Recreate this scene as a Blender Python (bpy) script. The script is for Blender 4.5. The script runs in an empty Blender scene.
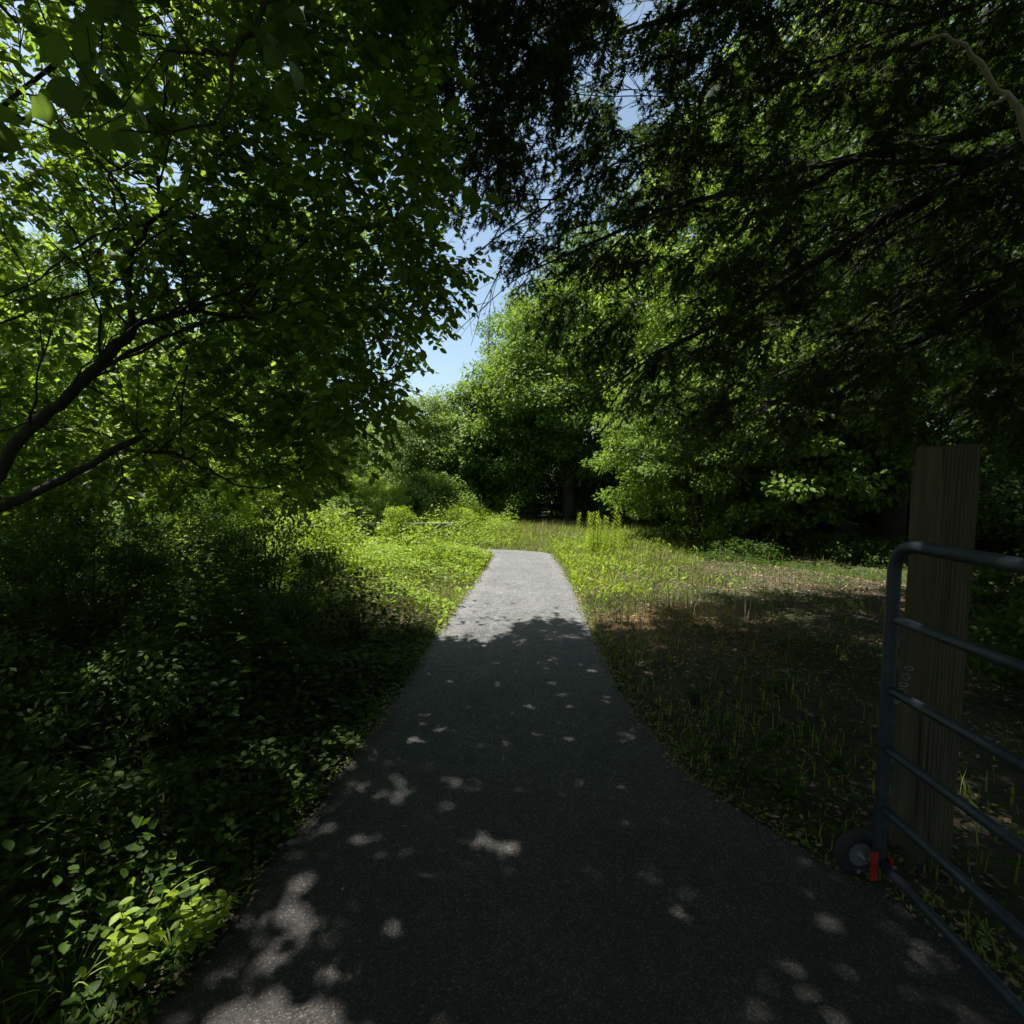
import bpy, math, random
import numpy as np
from mathutils import Vector

sc = bpy.context.scene
R = math.radians
# ------------------------------------------------------------------ camera
cam = bpy.data.cameras.new('camera'); co = bpy.data.objects.new('camera', cam)
sc.collection.objects.link(co); sc.camera = co
co.location = (0, 0, 1.6); co.rotation_euler = (R(90 - 4.2), 0, 0)
cam.sensor_width = 36; cam.lens = 18; cam.clip_start = .05; cam.clip_end = 2000
# ------------------------------------------------------------------ light
SUN = np.array([-.42, .17, 1.0])             # direction towards the sun (per metre of height)
sd = Vector(SUN).normalized()
elev = math.asin(sd.z); azim = math.atan2(sd.x, sd.y)
w = bpy.data.worlds.new('World'); sc.world = w; w.use_nodes = True
nt = w.node_tree; bg = nt.nodes['Background']
sky = nt.nodes.new('ShaderNodeTexSky'); sky.sky_type = 'NISHITA'; sky.sun_disc = False
sky.sun_elevation = elev; sky.sun_rotation = azim
sky.air_density = 1.0; sky.dust_density = 1.6; sky.ozone_density = 3.5
hs = nt.nodes.new('ShaderNodeHueSaturation'); hs.inputs['Hue'].default_value = .485; hs.inputs['Saturation'].default_value = .84
nt.links.new(sky.outputs[0], hs.inputs['Color']); nt.links.new(hs.outputs[0], bg.inputs[0]); bg.inputs[1].default_value = .088
sl = bpy.data.lights.new('sun', 'SUN'); sl.energy = 5.0; sl.angle = R(.53); sl.color = (1, .965, .905)
so = bpy.data.objects.new('sun', sl); sc.collection.objects.link(so)
so.rotation_euler = sd.to_track_quat('Z', 'Y').to_euler()
sc.view_settings.view_transform = 'Standard'; sc.view_settings.look = 'None'
sc.view_settings.gamma = 1; sc.view_settings.exposure = 1.1
sc.cycles.max_bounces = 6; sc.cycles.diffuse_bounces = 2; sc.cycles.glossy_bounces = 2
sc.cycles.transmission_bounces = 4; sc.cycles.transparent_max_bounces = 4
sc.cycles.sample_clamp_indirect = 3.0; sc.cycles.use_denoising = True
sc.cycles.caustics_reflective = False; sc.cycles.caustics_refractive = False

rng = np.random.default_rng(11)
random.seed(4)
COL = sc.collection
ORD = 'first second third fourth fifth sixth seventh eighth ninth tenth eleventh twelfth thirteenth fourteenth fifteenth sixteenth seventeenth eighteenth'.split()

# ------------------------------------------------------------------ tags
def tag(o, label=None, cat=None, group=None, kind=None):
    if label: o['label'] = label
    if cat: o['category'] = cat
    if group: o['group'] = group
    if kind: o['kind'] = kind
    return o
def thing(name, label, cat, loc=(0, 0, 0), group=None, rotz=0):
    o = bpy.data.objects.new(name, None); COL.objects.link(o)
    o.empty_display_size = .2; o.location = loc; o.rotation_euler = (0, 0, rotz)
    return tag(o, label, cat, group)
def dup(o, loc, rotz=0, scale=1, label=None, parent=None):
    c = o.copy(); COL.objects.link(c); c.location = loc; c.rotation_euler = (0, 0, rotz)
    c.scale = (scale,) * 3
    if label: c['label'] = label
    for ch in list(o.children):
        d = ch.copy(); COL.objects.link(d); d.parent = c
        for g in list(ch.children):
            e = g.copy(); COL.objects.link(e); e.parent = d
    return c

# ------------------------------------------------------------------ materials
def newmat(name):
    m = bpy.data.materials.new(name); m.use_nodes = True
    n = m.node_tree; n.nodes.clear()
    out = n.nodes.new('ShaderNodeOutputMaterial')
    return m, n, out
def N(n, t, **k):
    x = n.nodes.new(t)
    for a, b in k.items():
        if a.startswith('i_'): x.inputs[a[2:].replace('_', ' ')].default_value = b
        else: setattr(x, a, b)
    return x
def ramp(n, src, stops):
    r = n.nodes.new('ShaderNodeValToRGB'); e = r.color_ramp.elements
    e[0].position, e[0].color = stops[0][0], (*stops[0][1], 1)
    e[1].position, e[1].color = stops[1][0], (*stops[1][1], 1)
    for p, c in stops[2:]:
        x = e.new(p); x.color = (*c, 1)
    n.links.new(src, r.inputs[0]); return r.outputs[0]
def mix(n, fac, a, b, mode='MIX'):
    x = n.nodes.new('ShaderNodeMix'); x.data_type = 'RGBA'; x.blend_type = mode
    for s, v in ((0, fac), (6, a), (7, b)):
        if hasattr(v, 'node'): n.links.new(v, x.inputs[s])
        else: x.inputs[s].default_value = v if s == 0 else (*v, 1)
    return x.outputs[2]
def noise(n, scale, detail=4, rough=.5, vec=None):
    x = N(n, 'ShaderNodeTexNoise'); x.inputs['Scale'].default_value = scale
    x.inputs['Detail'].default_value = detail; x.inputs['Roughness'].default_value = rough
    if vec is not None: n.links.new(vec, x.inputs['Vector'])
    return x.outputs[0]
def bump(n, h, strength, dist=.01):
    b = N(n, 'ShaderNodeBump'); b.inputs['Strength'].default_value = strength; b.inputs['Distance'].default_value = dist
    n.links.new(h, b.inputs['Height']); return b.outputs[0]
def objco(n, sc3=(1, 1, 1)):
    t = N(n, 'ShaderNodeTexCoord'); m = N(n, 'ShaderNodeMapping'); m.inputs['Scale'].default_value = sc3
    n.links.new(t.outputs['Object'], m.inputs[0]); return m.outputs[0]

def leaf_mat(name, c1, c2, trans, tmix=.42, rough=.45, spec=.35):
    """c1..c2: the range of leaf colours; trans: colour of the light that comes through the leaf"""
    m, n, out = newmat(name)
    at = N(n, 'ShaderNodeAttribute', attribute_name='rnd')
    col = ramp(n, at.outputs['Fac'], [(0, c1), (.85, c2), (1.0, tuple(min(1, v * 1.5) for v in c2))])
    col = mix(n, 1.0, col, ramp(n, noise(n, 45, 3, .6, objco(n)), [(.3, (.72, .78, .7)), (.7, (1.22, 1.18, 1.1))]), 'MULTIPLY')
    p = N(n, 'ShaderNodeBsdfPrincipled'); p.inputs['Roughness'].default_value = rough
    p.inputs['Specular IOR Level'].default_value = spec
    n.links.new(col, p.inputs['Base Color'])
    t = N(n, 'ShaderNodeBsdfTranslucent')
    tc = ramp(n, at.outputs['Fac'], [(0, tuple(v * .6 for v in trans)), (1.0, trans)])
    n.links.new(tc, t.inputs[0])
    ms = N(n, 'ShaderNodeMixShader'); ms.inputs[0].default_value = tmix
    n.links.new(p.outputs[0], ms.inputs[1]); n.links.new(t.outputs[0], ms.inputs[2])
    n.links.new(ms.outputs[0], out.inputs[0]); return m
def plain(name, build):
    m, n, out = newmat(name)
    p = N(n, 'ShaderNodeBsdfPrincipled'); build(n, p)
    n.links.new(p.outputs[0], out.inputs[0]); return m

def b_bark(c1, c2):
    def f(n, p):
        v = objco(n, (14, 14, 3)); h = noise(n, 2.5, 6, .65, v)
        n.links.new(ramp(n, h, [(.3, c1), (.7, c2)]), p.inputs['Base Color'])
        p.inputs['Roughness'].default_value = .9
        n.links.new(bump(n, h, .8, .02), p.inputs['Normal'])
    return f
BARK = plain('bark', b_bark((.03, .024, .02), (.10, .085, .07)))
BARKD = plain('bark_dark', b_bark((.022, .018, .015), (.065, .055, .045)))
BARKP = plain('bark_pale', b_bark((.30, .26, .22), (.55, .50, .43)))

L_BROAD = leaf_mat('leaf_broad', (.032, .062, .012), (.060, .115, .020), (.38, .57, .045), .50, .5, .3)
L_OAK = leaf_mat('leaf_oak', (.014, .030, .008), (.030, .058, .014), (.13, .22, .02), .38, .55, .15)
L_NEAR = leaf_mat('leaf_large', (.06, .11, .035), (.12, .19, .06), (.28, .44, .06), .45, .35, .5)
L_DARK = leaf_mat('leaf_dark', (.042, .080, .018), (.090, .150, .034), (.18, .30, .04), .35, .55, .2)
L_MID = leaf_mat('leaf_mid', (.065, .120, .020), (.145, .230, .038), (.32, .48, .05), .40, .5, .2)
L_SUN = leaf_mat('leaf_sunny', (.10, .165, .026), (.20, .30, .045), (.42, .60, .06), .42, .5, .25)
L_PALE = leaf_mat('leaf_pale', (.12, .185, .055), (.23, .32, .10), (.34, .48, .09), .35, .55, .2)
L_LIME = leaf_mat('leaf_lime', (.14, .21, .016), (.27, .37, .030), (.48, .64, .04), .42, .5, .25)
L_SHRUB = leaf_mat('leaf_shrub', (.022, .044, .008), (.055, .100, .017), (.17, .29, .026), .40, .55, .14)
GRASS = leaf_mat('grass_blade', (.13, .19, .025), (.27, .34, .06), (.42, .55, .06), .40, .5, .25)
STRAW = leaf_mat('straw', (.30, .24, .13), (.46, .38, .22), (.30, .24, .12), .25, .7, .2)
LITTER = leaf_mat('dead_leaf', (.10, .06, .035), (.32, .22, .15), (.12, .08, .04), .12, .8, .2)
RUST = leaf_mat('red_leaf', (.16, .08, .03), (.28, .12, .04), (.30, .14, .03), .35)

def b_asphalt(n, p):
    v = objco(n)
    ag = N(n, 'ShaderNodeTexVoronoi'); ag.inputs['Scale'].default_value = 210; n.links.new(v, ag.inputs['Vector'])
    big = noise(n, .9, 5, .6, v); fine = noise(n, 500, 3, .7, v); mid = noise(n, 14, 5, .6, v)
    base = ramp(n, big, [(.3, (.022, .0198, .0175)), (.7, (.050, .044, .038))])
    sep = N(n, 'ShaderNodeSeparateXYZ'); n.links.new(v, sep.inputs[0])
    # newer black near part with canopy shade painted in; weathered grey far part
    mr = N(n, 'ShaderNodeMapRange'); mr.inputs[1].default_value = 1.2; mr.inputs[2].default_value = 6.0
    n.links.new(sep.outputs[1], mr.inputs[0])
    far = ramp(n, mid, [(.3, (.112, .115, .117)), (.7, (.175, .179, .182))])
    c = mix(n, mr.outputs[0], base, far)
    stone = N(n, 'ShaderNodeSeparateColor'); n.links.new(ag.outputs['Color'], stone.inputs[0])
    sp = ramp(n, stone.outputs[0], [(0, (.35, .35, .35)), (.55, (.85, .84, .82)), (.88, (1.3, 1.28, 1.22)), (.97, (3.0, 2.9, 2.7))])
    c = mix(n, 1.0, c, sp, 'MULTIPLY')
    c = mix(n, .6, c, ramp(n, fine, [(.3, (.45, .45, .45)), (.7, (1.5, 1.5, 1.5))]), 'MULTIPLY')
    # fine cracks and worn lighter tracks
    vc = N(n, 'ShaderNodeTexVoronoi', feature='DISTANCE_TO_EDGE'); vc.inputs['Scale'].default_value = .42
    wv = N(n, 'ShaderNodeVectorMath', operation='MULTIPLY_ADD'); nn = N(n, 'ShaderNodeTexNoise'); nn.inputs['Scale'].default_value = 3; nn.inputs['Detail'].default_value = 6
    n.links.new(v, nn.inputs['Vector']); n.links.new(nn.outputs['Color'], wv.inputs[0]); wv.inputs[1].default_value = (.35, .35, .35); n.links.new(v, wv.inputs[2]); n.links.new(wv.outputs[0], vc.inputs['Vector'])
    c = mix(n, .45, c, ramp(n, vc.outputs['Distance'], [(0, (1.7, 1.65, 1.55)), (.004, (1.4, 1.4, 1.35)), (.007, (1, 1, 1))]), 'MULTIPLY')
    c = mix(n, .5, c, ramp(n, noise(n, 2.3, 6, .7, v), [(.35, (.7, .7, .7)), (.65, (1.3, 1.3, 1.3))]), 'MULTIPLY')
    n.links.new(c, p.inputs['Base Color']); p.inputs['Roughness'].default_value = .75
    p.inputs['Specular IOR Level'].default_value = .45
    b1 = N(n, 'ShaderNodeMath', operation='ADD'); n.links.new(ag.outputs['Distance'], b1.inputs[0]); n.links.new(fine, b1.inputs[1])
    n.links.new(bump(n, b1.outputs[0], .9, .004), p.inputs['Normal'])
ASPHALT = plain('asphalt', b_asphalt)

def b_ground(n, p):
    v = objco(n)
    a = noise(n, .55, 6, .6, v); b = noise(n, 5, 6, .7, v); c = noise(n, 60, 5, .75, v)
    soil = ramp(n, b, [(.3, (.035, .026, .016)), (.6, (.085, .062, .040)), (.8, (.15, .11, .078))])
    moss = ramp(n, b, [(.3, (.032, .045, .010)), (.7, (.07, .09, .022))])
    col = mix(n, ramp(n, a, [(.42, (0, 0, 0)), (.6, (1, 1, 1))]), soil, moss)
    col = mix(n, .7, col, ramp(n, c, [(.25, (.4, .4, .4)), (.75, (1.6, 1.5, 1.4))]), 'MULTIPLY')
    sep = N(n, 'ShaderNodeSeparateXYZ'); n.links.new(v, sep.inputs[0])
    # the worn patch of rusty soil and old moss beside the path
    d = N(n, 'ShaderNodeVectorMath', operation='DISTANCE'); n.links.new(v, d.inputs[0]); d.inputs[1].default_value = (1.85, 5.3, 0)
    dn = N(n, 'ShaderNodeMath', operation='MULTIPLY_ADD'); n.links.new(b, dn.inputs[0]); dn.inputs[1].default_value = -1.6; n.links.new(d.outputs['Value'], dn.inputs[2])
    rust = ramp(n, c, [(.3, (.07, .038, .016)), (.7, (.19, .115, .045))])
    col = mix(n, ramp(n, dn.outputs[0], [(0.0, (1, 1, 1)), (.35, (0, 0, 0))]), col, rust)
    dd = N(n, 'ShaderNodeVectorMath', operation='LENGTH'); n.links.new(v, dd.inputs[0])
    fr = N(n, 'ShaderNodeMapRange'); fr.inputs[1].default_value = 13; fr.inputs[2].default_value = 18; n.links.new(dd.outputs['Value'], fr.inputs[0])
    col = mix(n, fr.outputs[0], col, ramp(n, b, [(.3, (.07, .12, .02)), (.7, (.15, .20, .045))]))
    n.links.new(col, p.inputs['Base Color']); p.inputs['Roughness'].default_value = .95
    n.links.new(bump(n, c, 1.0, .03), p.inputs['Normal'])
GROUND = plain('ground_soil', b_ground)

def b_wood(c1, c2, s=(9, 9, .7)):
    def f(n, p):
        v = objco(n, s); h = noise(n, 3.0, 8, .6, v)
        wv = N(n, 'ShaderNodeTexWave'); wv.inputs['Scale'].default_value = 2.2; wv.inputs['Distortion'].default_value = 7
        wv.inputs['Detail'].default_value = 3; n.links.new(v, wv.inputs['Vector'])
        c = ramp(n, h, [(.25, c1), (.75, c2)])
        c = mix(n, .35, c, ramp(n, wv.outputs['Color'], [(0, (.55, .52, .5)), (1, (1.2, 1.2, 1.15))]), 'MULTIPLY')
        ck = noise(n, 1.6, 2, .5, objco(n, (s[0] * 4, s[1] * 4, s[2] * .8)))
        c = mix(n, 1.0, c, ramp(n, ck, [(.30, (.25, .22, .2)), (.37, (1, 1, 1))]), 'MULTIPLY')
        n.links.new(c, p.inputs['Base Color']); p.inputs['Roughness'].default_value = .85
        n.links.new(bump(n, wv.outputs['Color'], .5, .006), p.inputs['Normal'])
    return f
WOOD = plain('post_wood', b_wood((.045, .036, .022), (.115, .092, .058)))
WOODG = plain('grey_wood', b_wood((.13, .115, .095), (.30, .27, .23), (.7, 9, 9)))
def b_steel(n, p):
    v = objco(n); h = noise(n, 9, 6, .7, v)
    n.links.new(ramp(n, h, [(.3, (.028, .038, .050)), (.55, (.046, .060, .080)), (.68, (.085, .10, .115)), (.74, (.11, .07, .045))]), p.inputs['Base Color'])
    p.inputs['Roughness'].default_value = .5; p.inputs['Metallic'].default_value = .35
    n.links.new(bump(n, noise(n, 60, 3, .6, v), .25, .002), p.inputs['Normal'])
STEEL = plain('blue_grey_steel', b_steel)
def b_flat(c, r=.6, met=0.):
    def f(n, p):
        h = noise(n, 30, 4, .6, objco(n))
        n.links.new(ramp(n, h, [(.3, tuple(x * .7 for x in c)), (.7, c)]), p.inputs['Base Color'])
        p.inputs['Roughness'].default_value = r; p.inputs['Metallic'].default_value = met
    return f
RED = plain('red_paint', b_flat((.50, .028, .02), .6))
RUBBER = plain('rubber', b_flat((.035, .035, .037), .8))
HUB = plain('hub_metal', b_flat((.30, .31, .33), .5, .3))
ZINC = plain('zinc', b_flat((.30, .29, .27), .5, .6))

# ------------------------------------------------------------------ mesh helpers
def mesh_np(name, verts, tris, mat, parent=None, rnd=None, smooth=False, mats=None, mi=None):
    me = bpy.data.meshes.new(name)
    verts = np.asarray(verts, np.float32); tris = np.asarray(tris, np.int32); k = tris.shape[1]
    me.vertices.add(len(verts)); me.vertices.foreach_set('co', verts.ravel())
    me.loops.add(tris.size); me.loops.foreach_set('vertex_index', tris.ravel())
    me.polygons.add(len(tris)); me.polygons.foreach_set('loop_start', np.arange(0, tris.size, k, dtype=np.int32))
    if smooth: me.polygons.foreach_set('use_smooth', np.ones(len(tris), bool))
    for m in (mats or [mat]): me.materials.append(m)
    if mi is not None: me.polygons.foreach_set('material_index', np.asarray(mi, np.int32))
    me.update(calc_edges=True)
    if rnd is not None:
        a = me.attributes.new('rnd', 'FLOAT', 'FACE'); a.data.foreach_set('value', np.asarray(rnd, np.float32))
    me.validate()
    o = bpy.data.objects.new(name, me); COL.objects.link(o); o.parent = parent
    return o

def unit(v): return v / np.maximum(np.linalg.norm(v, axis=-1, keepdims=True), 1e-9)
class TPL: pass
def tpl(v, f):
    t = TPL(); t.v = np.array(v, float); t.f = np.array(f, int); return t
OVATE = tpl([(0, 0, 0), (.22, .22, .03), (.5, .31, .04), (.78, .19, .02), (1, 0, -.06), (.78, -.19, .02), (.5, -.31, .04), (.22, -.22, .03), (.3, 0, -.03), (.65, 0, -.04)],
            [(0, 8, 1), (1, 8, 2), (8, 9, 2), (2, 9, 3), (9, 4, 3), (0, 7, 8), (7, 6, 8), (8, 6, 9), (6, 5, 9), (9, 5, 4)])
DIAM = tpl([(0, 0, 0), (.45, .27, .05), (1, 0, -.03), (.45, -.27, .05)], [(0, 2, 1), (0, 3, 2)])
LANCE = tpl([(0, 0, 0), (.4, .12, .0), (1, 0, -.12), (.4, -.12, .0)], [(0, 2, 1), (0, 3, 2)])
def _oak():
    v = [(0, 0, 0), (.18, 0, 0), (.4, 0, -.02), (.62, 0, -.03), (.8, 0, -.03), (1.05, 0, -.05)]; f = []
    for s in (1, -1):
        for i, (tx, ty) in enumerate([(.28, .24), (.60, .42), (.90, .34)]):
            v.append((tx, ty * s, .03)); k = len(v) - 1
            a, b = (i, i + 1) if i == 0 else (i, i + 1)
            f.append((a, b, k) if s > 0 else (a, k, b))
        v.append((.8, .13 * s, -.01)); k = len(v) - 1
        f.append((3, 5, k) if s > 0 else (3, k, 5))
        v.append((.4, .15 * s, 0)); k = len(v) - 1
        f.append((0, 3, k) if s > 0 else (0, k, 3))
    return tpl(v, f)
OAKL = _oak()
def _maple():
    v = [(0, 0, 0), (.05, .24, 0), (.14, .46, .03), (.40, .42, .0), (.60, .52, .03), (.74, .28, 0), (1.05, 0, -.08),
         (.74, -.28, 0), (.60, -.52, .03), (.40, -.42, 0), (.14, -.46, .03), (.05, -.24, 0), (.45, 0, -.05)]
    f = [(12, (i + 1) % 12, i) for i in range(12)]
    return tpl(v, f)
MAPLE = _maple()

def leaves(T, pos, d, nrm, size):
    d = unit(d); z = nrm - (nrm * d).sum(1, keepdims=True) * d; z = unit(z); y = np.cross(z, d)
    n = len(pos); k = len(T.v); s = size[:, None, None]
    V = pos[:, None, :] + s * (T.v[None, :, 0:1] * d[:, None, :] + T.v[None, :, 1:2] * y[:, None, :] + T.v[None, :, 2:3] * z[:, None, :])
    F = (T.f[None] + (np.arange(n) * k)[:, None, None]).reshape(-1, 3)
    rnd = np.repeat(rng.random(n), len(T.f))
    return V.reshape(-1, 3), F, rnd
def rnorm(n, tilt=.5, up=1.0):
    return unit(np.c_[rng.normal(0, tilt, n), rng.normal(0, tilt, n), np.full(n, up)])
def join(parts):
    vs, fs, rs, o = [], [], [], 0
    for V, F, r in parts:
        vs.append(V); fs.append(F + o); rs.append(r); o += len(V)
    return np.concatenate(vs), np.concatenate(fs), np.concatenate(rs)

def tube_np(pts, rad, n=6):
    """tapered tube as triangles"""
    pts = np.asarray(pts, float); rad = np.asarray(rad, float); m = len(pts)
    t = unit(np.gradient(pts, axis=0)); ref = np.array([0, 0, 1.]) if abs(t[:, 2]).mean() < .8 else np.array([1., 0, 0])
    a = unit(np.cross(t, ref)); b = np.cross(t, a)
    th = np.arange(n) * 2 * np.pi / n
    V = pts[:, None] + rad[:, None, None] * (np.cos(th)[None, :, None] * a[:, None] + np.sin(th)[None, :, None] * b[:, None])
    F = []
    for i in range(m - 1):
        for j in range(n):
            p, q = i * n + j, i * n + (j + 1) % n
            F += [(p, q, q + n), (p, q + n, p + n)]
    V = V.reshape(-1, 3); V = np.vstack([V, pts[0], pts[-1]]); k = m * n
    for j in range(n):
        F.append((k, (j + 1) % n, j)); F.append((k + 1, (m - 1) * n + j, (m - 1) * n + (j + 1) % n))
    return V, np.array(F), np.zeros(len(F))
def twigs_np(A, B, r):
    """many thin straight three sided twigs A->B"""
    t = unit(B - A); a = unit(np.cross(t, [0.1, .2, 1.0])); b = np.cross(t, a); n = len(A); V = np.zeros((n, 4, 3)); 
    for j in range(3):
        th = j * 2 * np.pi / 3; V[:, j] = A + r[:, None] * (math.cos(th) * a + math.sin(th) * b)
    V[:, 3] = B
    f = np.array([(0, 1, 3), (1, 2, 3), (2, 0, 3)])
    F = (f[None] + (np.arange(n) * 4)[:, None, None]).reshape(-1, 3)
    return V.reshape(-1, 3), F, np.zeros(len(F))
def smooth_line(P, n=14, wob=.0):
    P = np.asarray(P, float); m = len(P); out = []
    Q = np.vstack([2 * P[0] - P[1], P, 2 * P[-1] - P[-2]])
    k = max(2, int(n / (m - 1)))
    for i in range(1, m):
        for u in np.linspace(0, 1, k, endpoint=(i == m - 1)):
            p0, p1, p2, p3 = Q[i - 1], Q[i], Q[i + 1], Q[i + 2]
            out.append(.5 * ((2 * p1) + (-p0 + p2) * u + (2 * p0 - 5 * p1 + 4 * p2 - p3) * u * u + (-p0 + 3 * p1 - 3 * p2 + p3) * u ** 3))
    out = np.array(out)
    if wob: out[1:] += rng.normal(0, wob, (len(out) - 1, 3))
    return out

# ------------------------------------------------------------------ the ground plan
LY = np.array([-8, -3, 0, 1.4, 1.73, 2.2, 2.7, 3.1, 4.7, 6.4, 9.0, 10.1])
LX = np.array([-5.5, -2.4, -1.3, -1.07, -1.06, -1.0, -.92, -.87, -.77, -.64, -.44, -.37])
RY = np.array([-8, -3, 0, 1.3, 1.75, 1.95, 2.1, 2.35, 2.65, 3.2, 3.9, 5.0, 7, 9, 10.1])
RX = np.array([6, 2.8, 1.85, 1.62, 1.52, 1.36, 1.20, 1.04, .93, .84, .79, .80, .85, .84, .78])
_k = np.exp(-.5 * (np.arange(-60, 61) * .01 / .16) ** 2); _k /= _k.sum(); _y = np.arange(-8, 10.101, .01)
def _smooth(Y, X):
    v = np.interp(_y, Y, X); return np.convolve(np.pad(v, 60, mode='edge'), _k, 'valid')
LX = _smooth(LY, LX); RX = _smooth(RY, RX); LY = RY = _y
def pathdist(x, y):
    """signed distance to the edge of the path, negative on it"""
    x = np.asarray(x, float); y = np.asarray(y, float)
    xl = np.interp(y, LY, LX); xr = np.interp(y, RY, RX)
    d = np.maximum(xl - x, x - xr)
    e = np.sqrt(((x + .7) / 1.48) ** 2 + ((y - 10.1) / .7) ** 2)
    d2 = np.where(x > -.7, (e - 1) * .9, np.maximum(10.12 - y, y - 10.8))
    return np.where(y < 10.1, np.where((y > 9.5) & (x < -.7), np.minimum(d, np.maximum(d2, .0)), d), d2)
def gz(x, y):
    x = np.asarray(x, float); y = np.asarray(y, float); d = np.clip(pathdist(x, y) - .05, 0, 1.2) / 1.2
    bumpy = .05 * np.sin(x * 1.7 + 1.3 * np.sin(y * .9)) * np.cos(y * 1.3 + x * .6) + .03 * np.sin(x * 4.1 + y * 3.3)
    slope = np.clip((np.abs(x) - 6) / 30, 0, 1) * 1.2 * (x > 0) - .25 * np.clip((-x - 3) / 5, 0, 1)
    return d * (bumpy + slope + .02) - .02 * (1 - d) * (pathdist(x, y) < 0.0)

def axis(lo, hi, fine_lo, fine_hi, step):
    a = np.arange(fine_lo, fine_hi, step)
    l = fine_lo - np.geomspace(step, fine_lo - lo, 26)[::-1]; h = fine_hi + np.geomspace(step, hi - fine_hi, 26)
    return np.concatenate([l, a, h])
ax = axis(-600, 600, -9, 11, .14); ay = axis(-300, 900, -2, 16, .14)
GX, GY = np.meshgrid(ax, ay); GZ = gz(GX, GY) - .012
V = np.c_[GX.ravel(), GY.ravel(), GZ.ravel()]; nx = len(ax)
i = np.arange((len(ay) - 1) * nx).reshape(-1, nx)[:, :-1].ravel()
tag(mesh_np('ground', V, np.c_[i, i + 1, i + 1 + nx, i + nx], GROUND, smooth=True), kind='structure')

def build_path():
    rows = []
    for y in np.arange(-8, 10.05, .1):
        xl, xr = np.interp(y, LY, LX), np.interp(y, RY, RX)
        wl = .010 * math.sin(y * 5.1) + .006 * math.sin(y * 17 + 1) + rng.normal(0, .005); wr = .009 * math.sin(y * 4.3 + 2) + .006 * math.sin(y * 15) + rng.normal(0, .005)
        rows.append([(xl + wl + (xr + wr - xl - wl) * t, y) for t in np.linspace(0, 1, 7)])
    for a in np.linspace(0, math.pi / 2, 16):
        rows.append([(-.7 + p * math.cos(a), 10.1 + q * math.sin(a)) for p, q in zip(np.linspace(.33, 1.48, 7), np.linspace(.03, .7, 7))])
    for x in np.arange(-1.1, -9, -.4):
        rows.append([(x, y) for y in np.linspace(10.13, 10.8, 7)])
    V = [(x, y, .012 + .004 * math.sin(x * 2.2) * math.sin(y * 1.1)) for r in rows for x, y in r]
    n0 = len(V); F = []
    for i in range(len(rows) - 1):
        for j in range(6):
            a = i * 7 + j; F.append((a, a + 1, a + 8, a + 7))
    for side in (0, 6):                              # the thickness of the asphalt at its edges
        b = len(V); V += [(r[side][0], r[side][1], -.06) for r in rows]
        for i in range(len(rows) - 1):
            F.append((i * 7 + side, (i + 1) * 7 + side, b + i + 1, b + i))
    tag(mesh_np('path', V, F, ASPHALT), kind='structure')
build_path()

# ------------------------------------------------------------------ gaps in the canopy (where the sun comes through)
FX = np.array([-12, -6, -4.7, -2.3, -.8, -.4, -.1, .3, .8, 1.9, 3.1, 5.6, 7.5, 9])
FY = np.array([13, 11, 9.5, 6.5, 4.85, 4.75, 5.0, 5.45, 5.35, 6.2, 6.9, 7.9, 10, 12])
FLECK = [(-.62, 1.36, .13), (-.40, 1.27, .10), (-.75, 1.62, .05), (-.93, 1.5, .16), (-.50, 1.55, .05), (-.02, 2.05, .075), (-.13, 2.1, .05), (-.02, 1.55, .05), (-.13, 1.72, .04),
         (-.44, 1.75, .05), (-.62, 2.05, .05), (-.7, 2.3, .06), (.22, 2.5, .05), (-.55, 2.9, .05), (-.32, 3.1, .05), (-.22, 3.5, .04), (-.6, 3.4, .05),
         (-.2, 2.6, .04), (1.13, 1.68, .07), (.62, 1.52, .06), (.86, 1.45, .06), (.30, 1.6, .04), (.55, 1.5, .04), (-.02, 2.75, .04), (.35, 1.9, .035), (.55, 1.9, .04),
         (-.9, 2.6, .12), (-1.0, 2.9, .10), (-1.15, 1.7, .10), (-.3, 2.3, .05), (-.45, 2.4, .05), (-.1, 4.2, .06), (.1, 3.8, .05), (.4, 3.2, .04), (-.65, 4.0, .06),
         (-.2, 1.42, .05), (.1, 1.38, .05), (1.0, 1.4, .05), (.75, 1.7, .04), (1.2, 4.0, .10), (1.9, 3.5, .08), (1.4, 2.9, .06), (2.2, 4.6, .12), (-1.5, 3.2, .12), (-2.0, 4.0, .2),
         (-1.9, 2.6, .10), (-2.6, 3.4, .12), (2.6, 2.9, .1), (3.2, 4.2, .15), (-.15, 1.85, .03), (.05, 1.75, .04), (-.35, 2.0, .04), (-.6, 2.55, .05), (-.42, 2.68, .03)]
HOLES = []
_r = np.random.default_rng(5)
for fx, fy, fr in FLECK:
    for k in range(3 if fr < .09 else 6):
        HOLES.append((fx + _r.normal(0, fr * 1.1), fy + _r.normal(0, fr * 1.0), min(.036, fr * _r.uniform(.2, .5))))
for k in range(60): HOLES.append((_r.uniform(-.6, .35), 2.3 + 1.9 * _r.random(), _r.uniform(.012, .03)))
for k in range(95): HOLES.append((_r.uniform(-.85, 1.25), 1.25 + 3.2 * _r.random() ** 1.5, _r.uniform(.008, .028)))
BIG = [(-.62, 1.30, .15), (-.48, 1.24, .12), (-.80, 1.33, .10), (-1.22, 1.5, .15), (-1.12, 1.68, .10), (-.02, 2.08, .05), (-.12, 2.12, .04), (-.75, 1.72, .05), (-.95, 2.9, .07)]
HOLES = np.array(HOLES)
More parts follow.
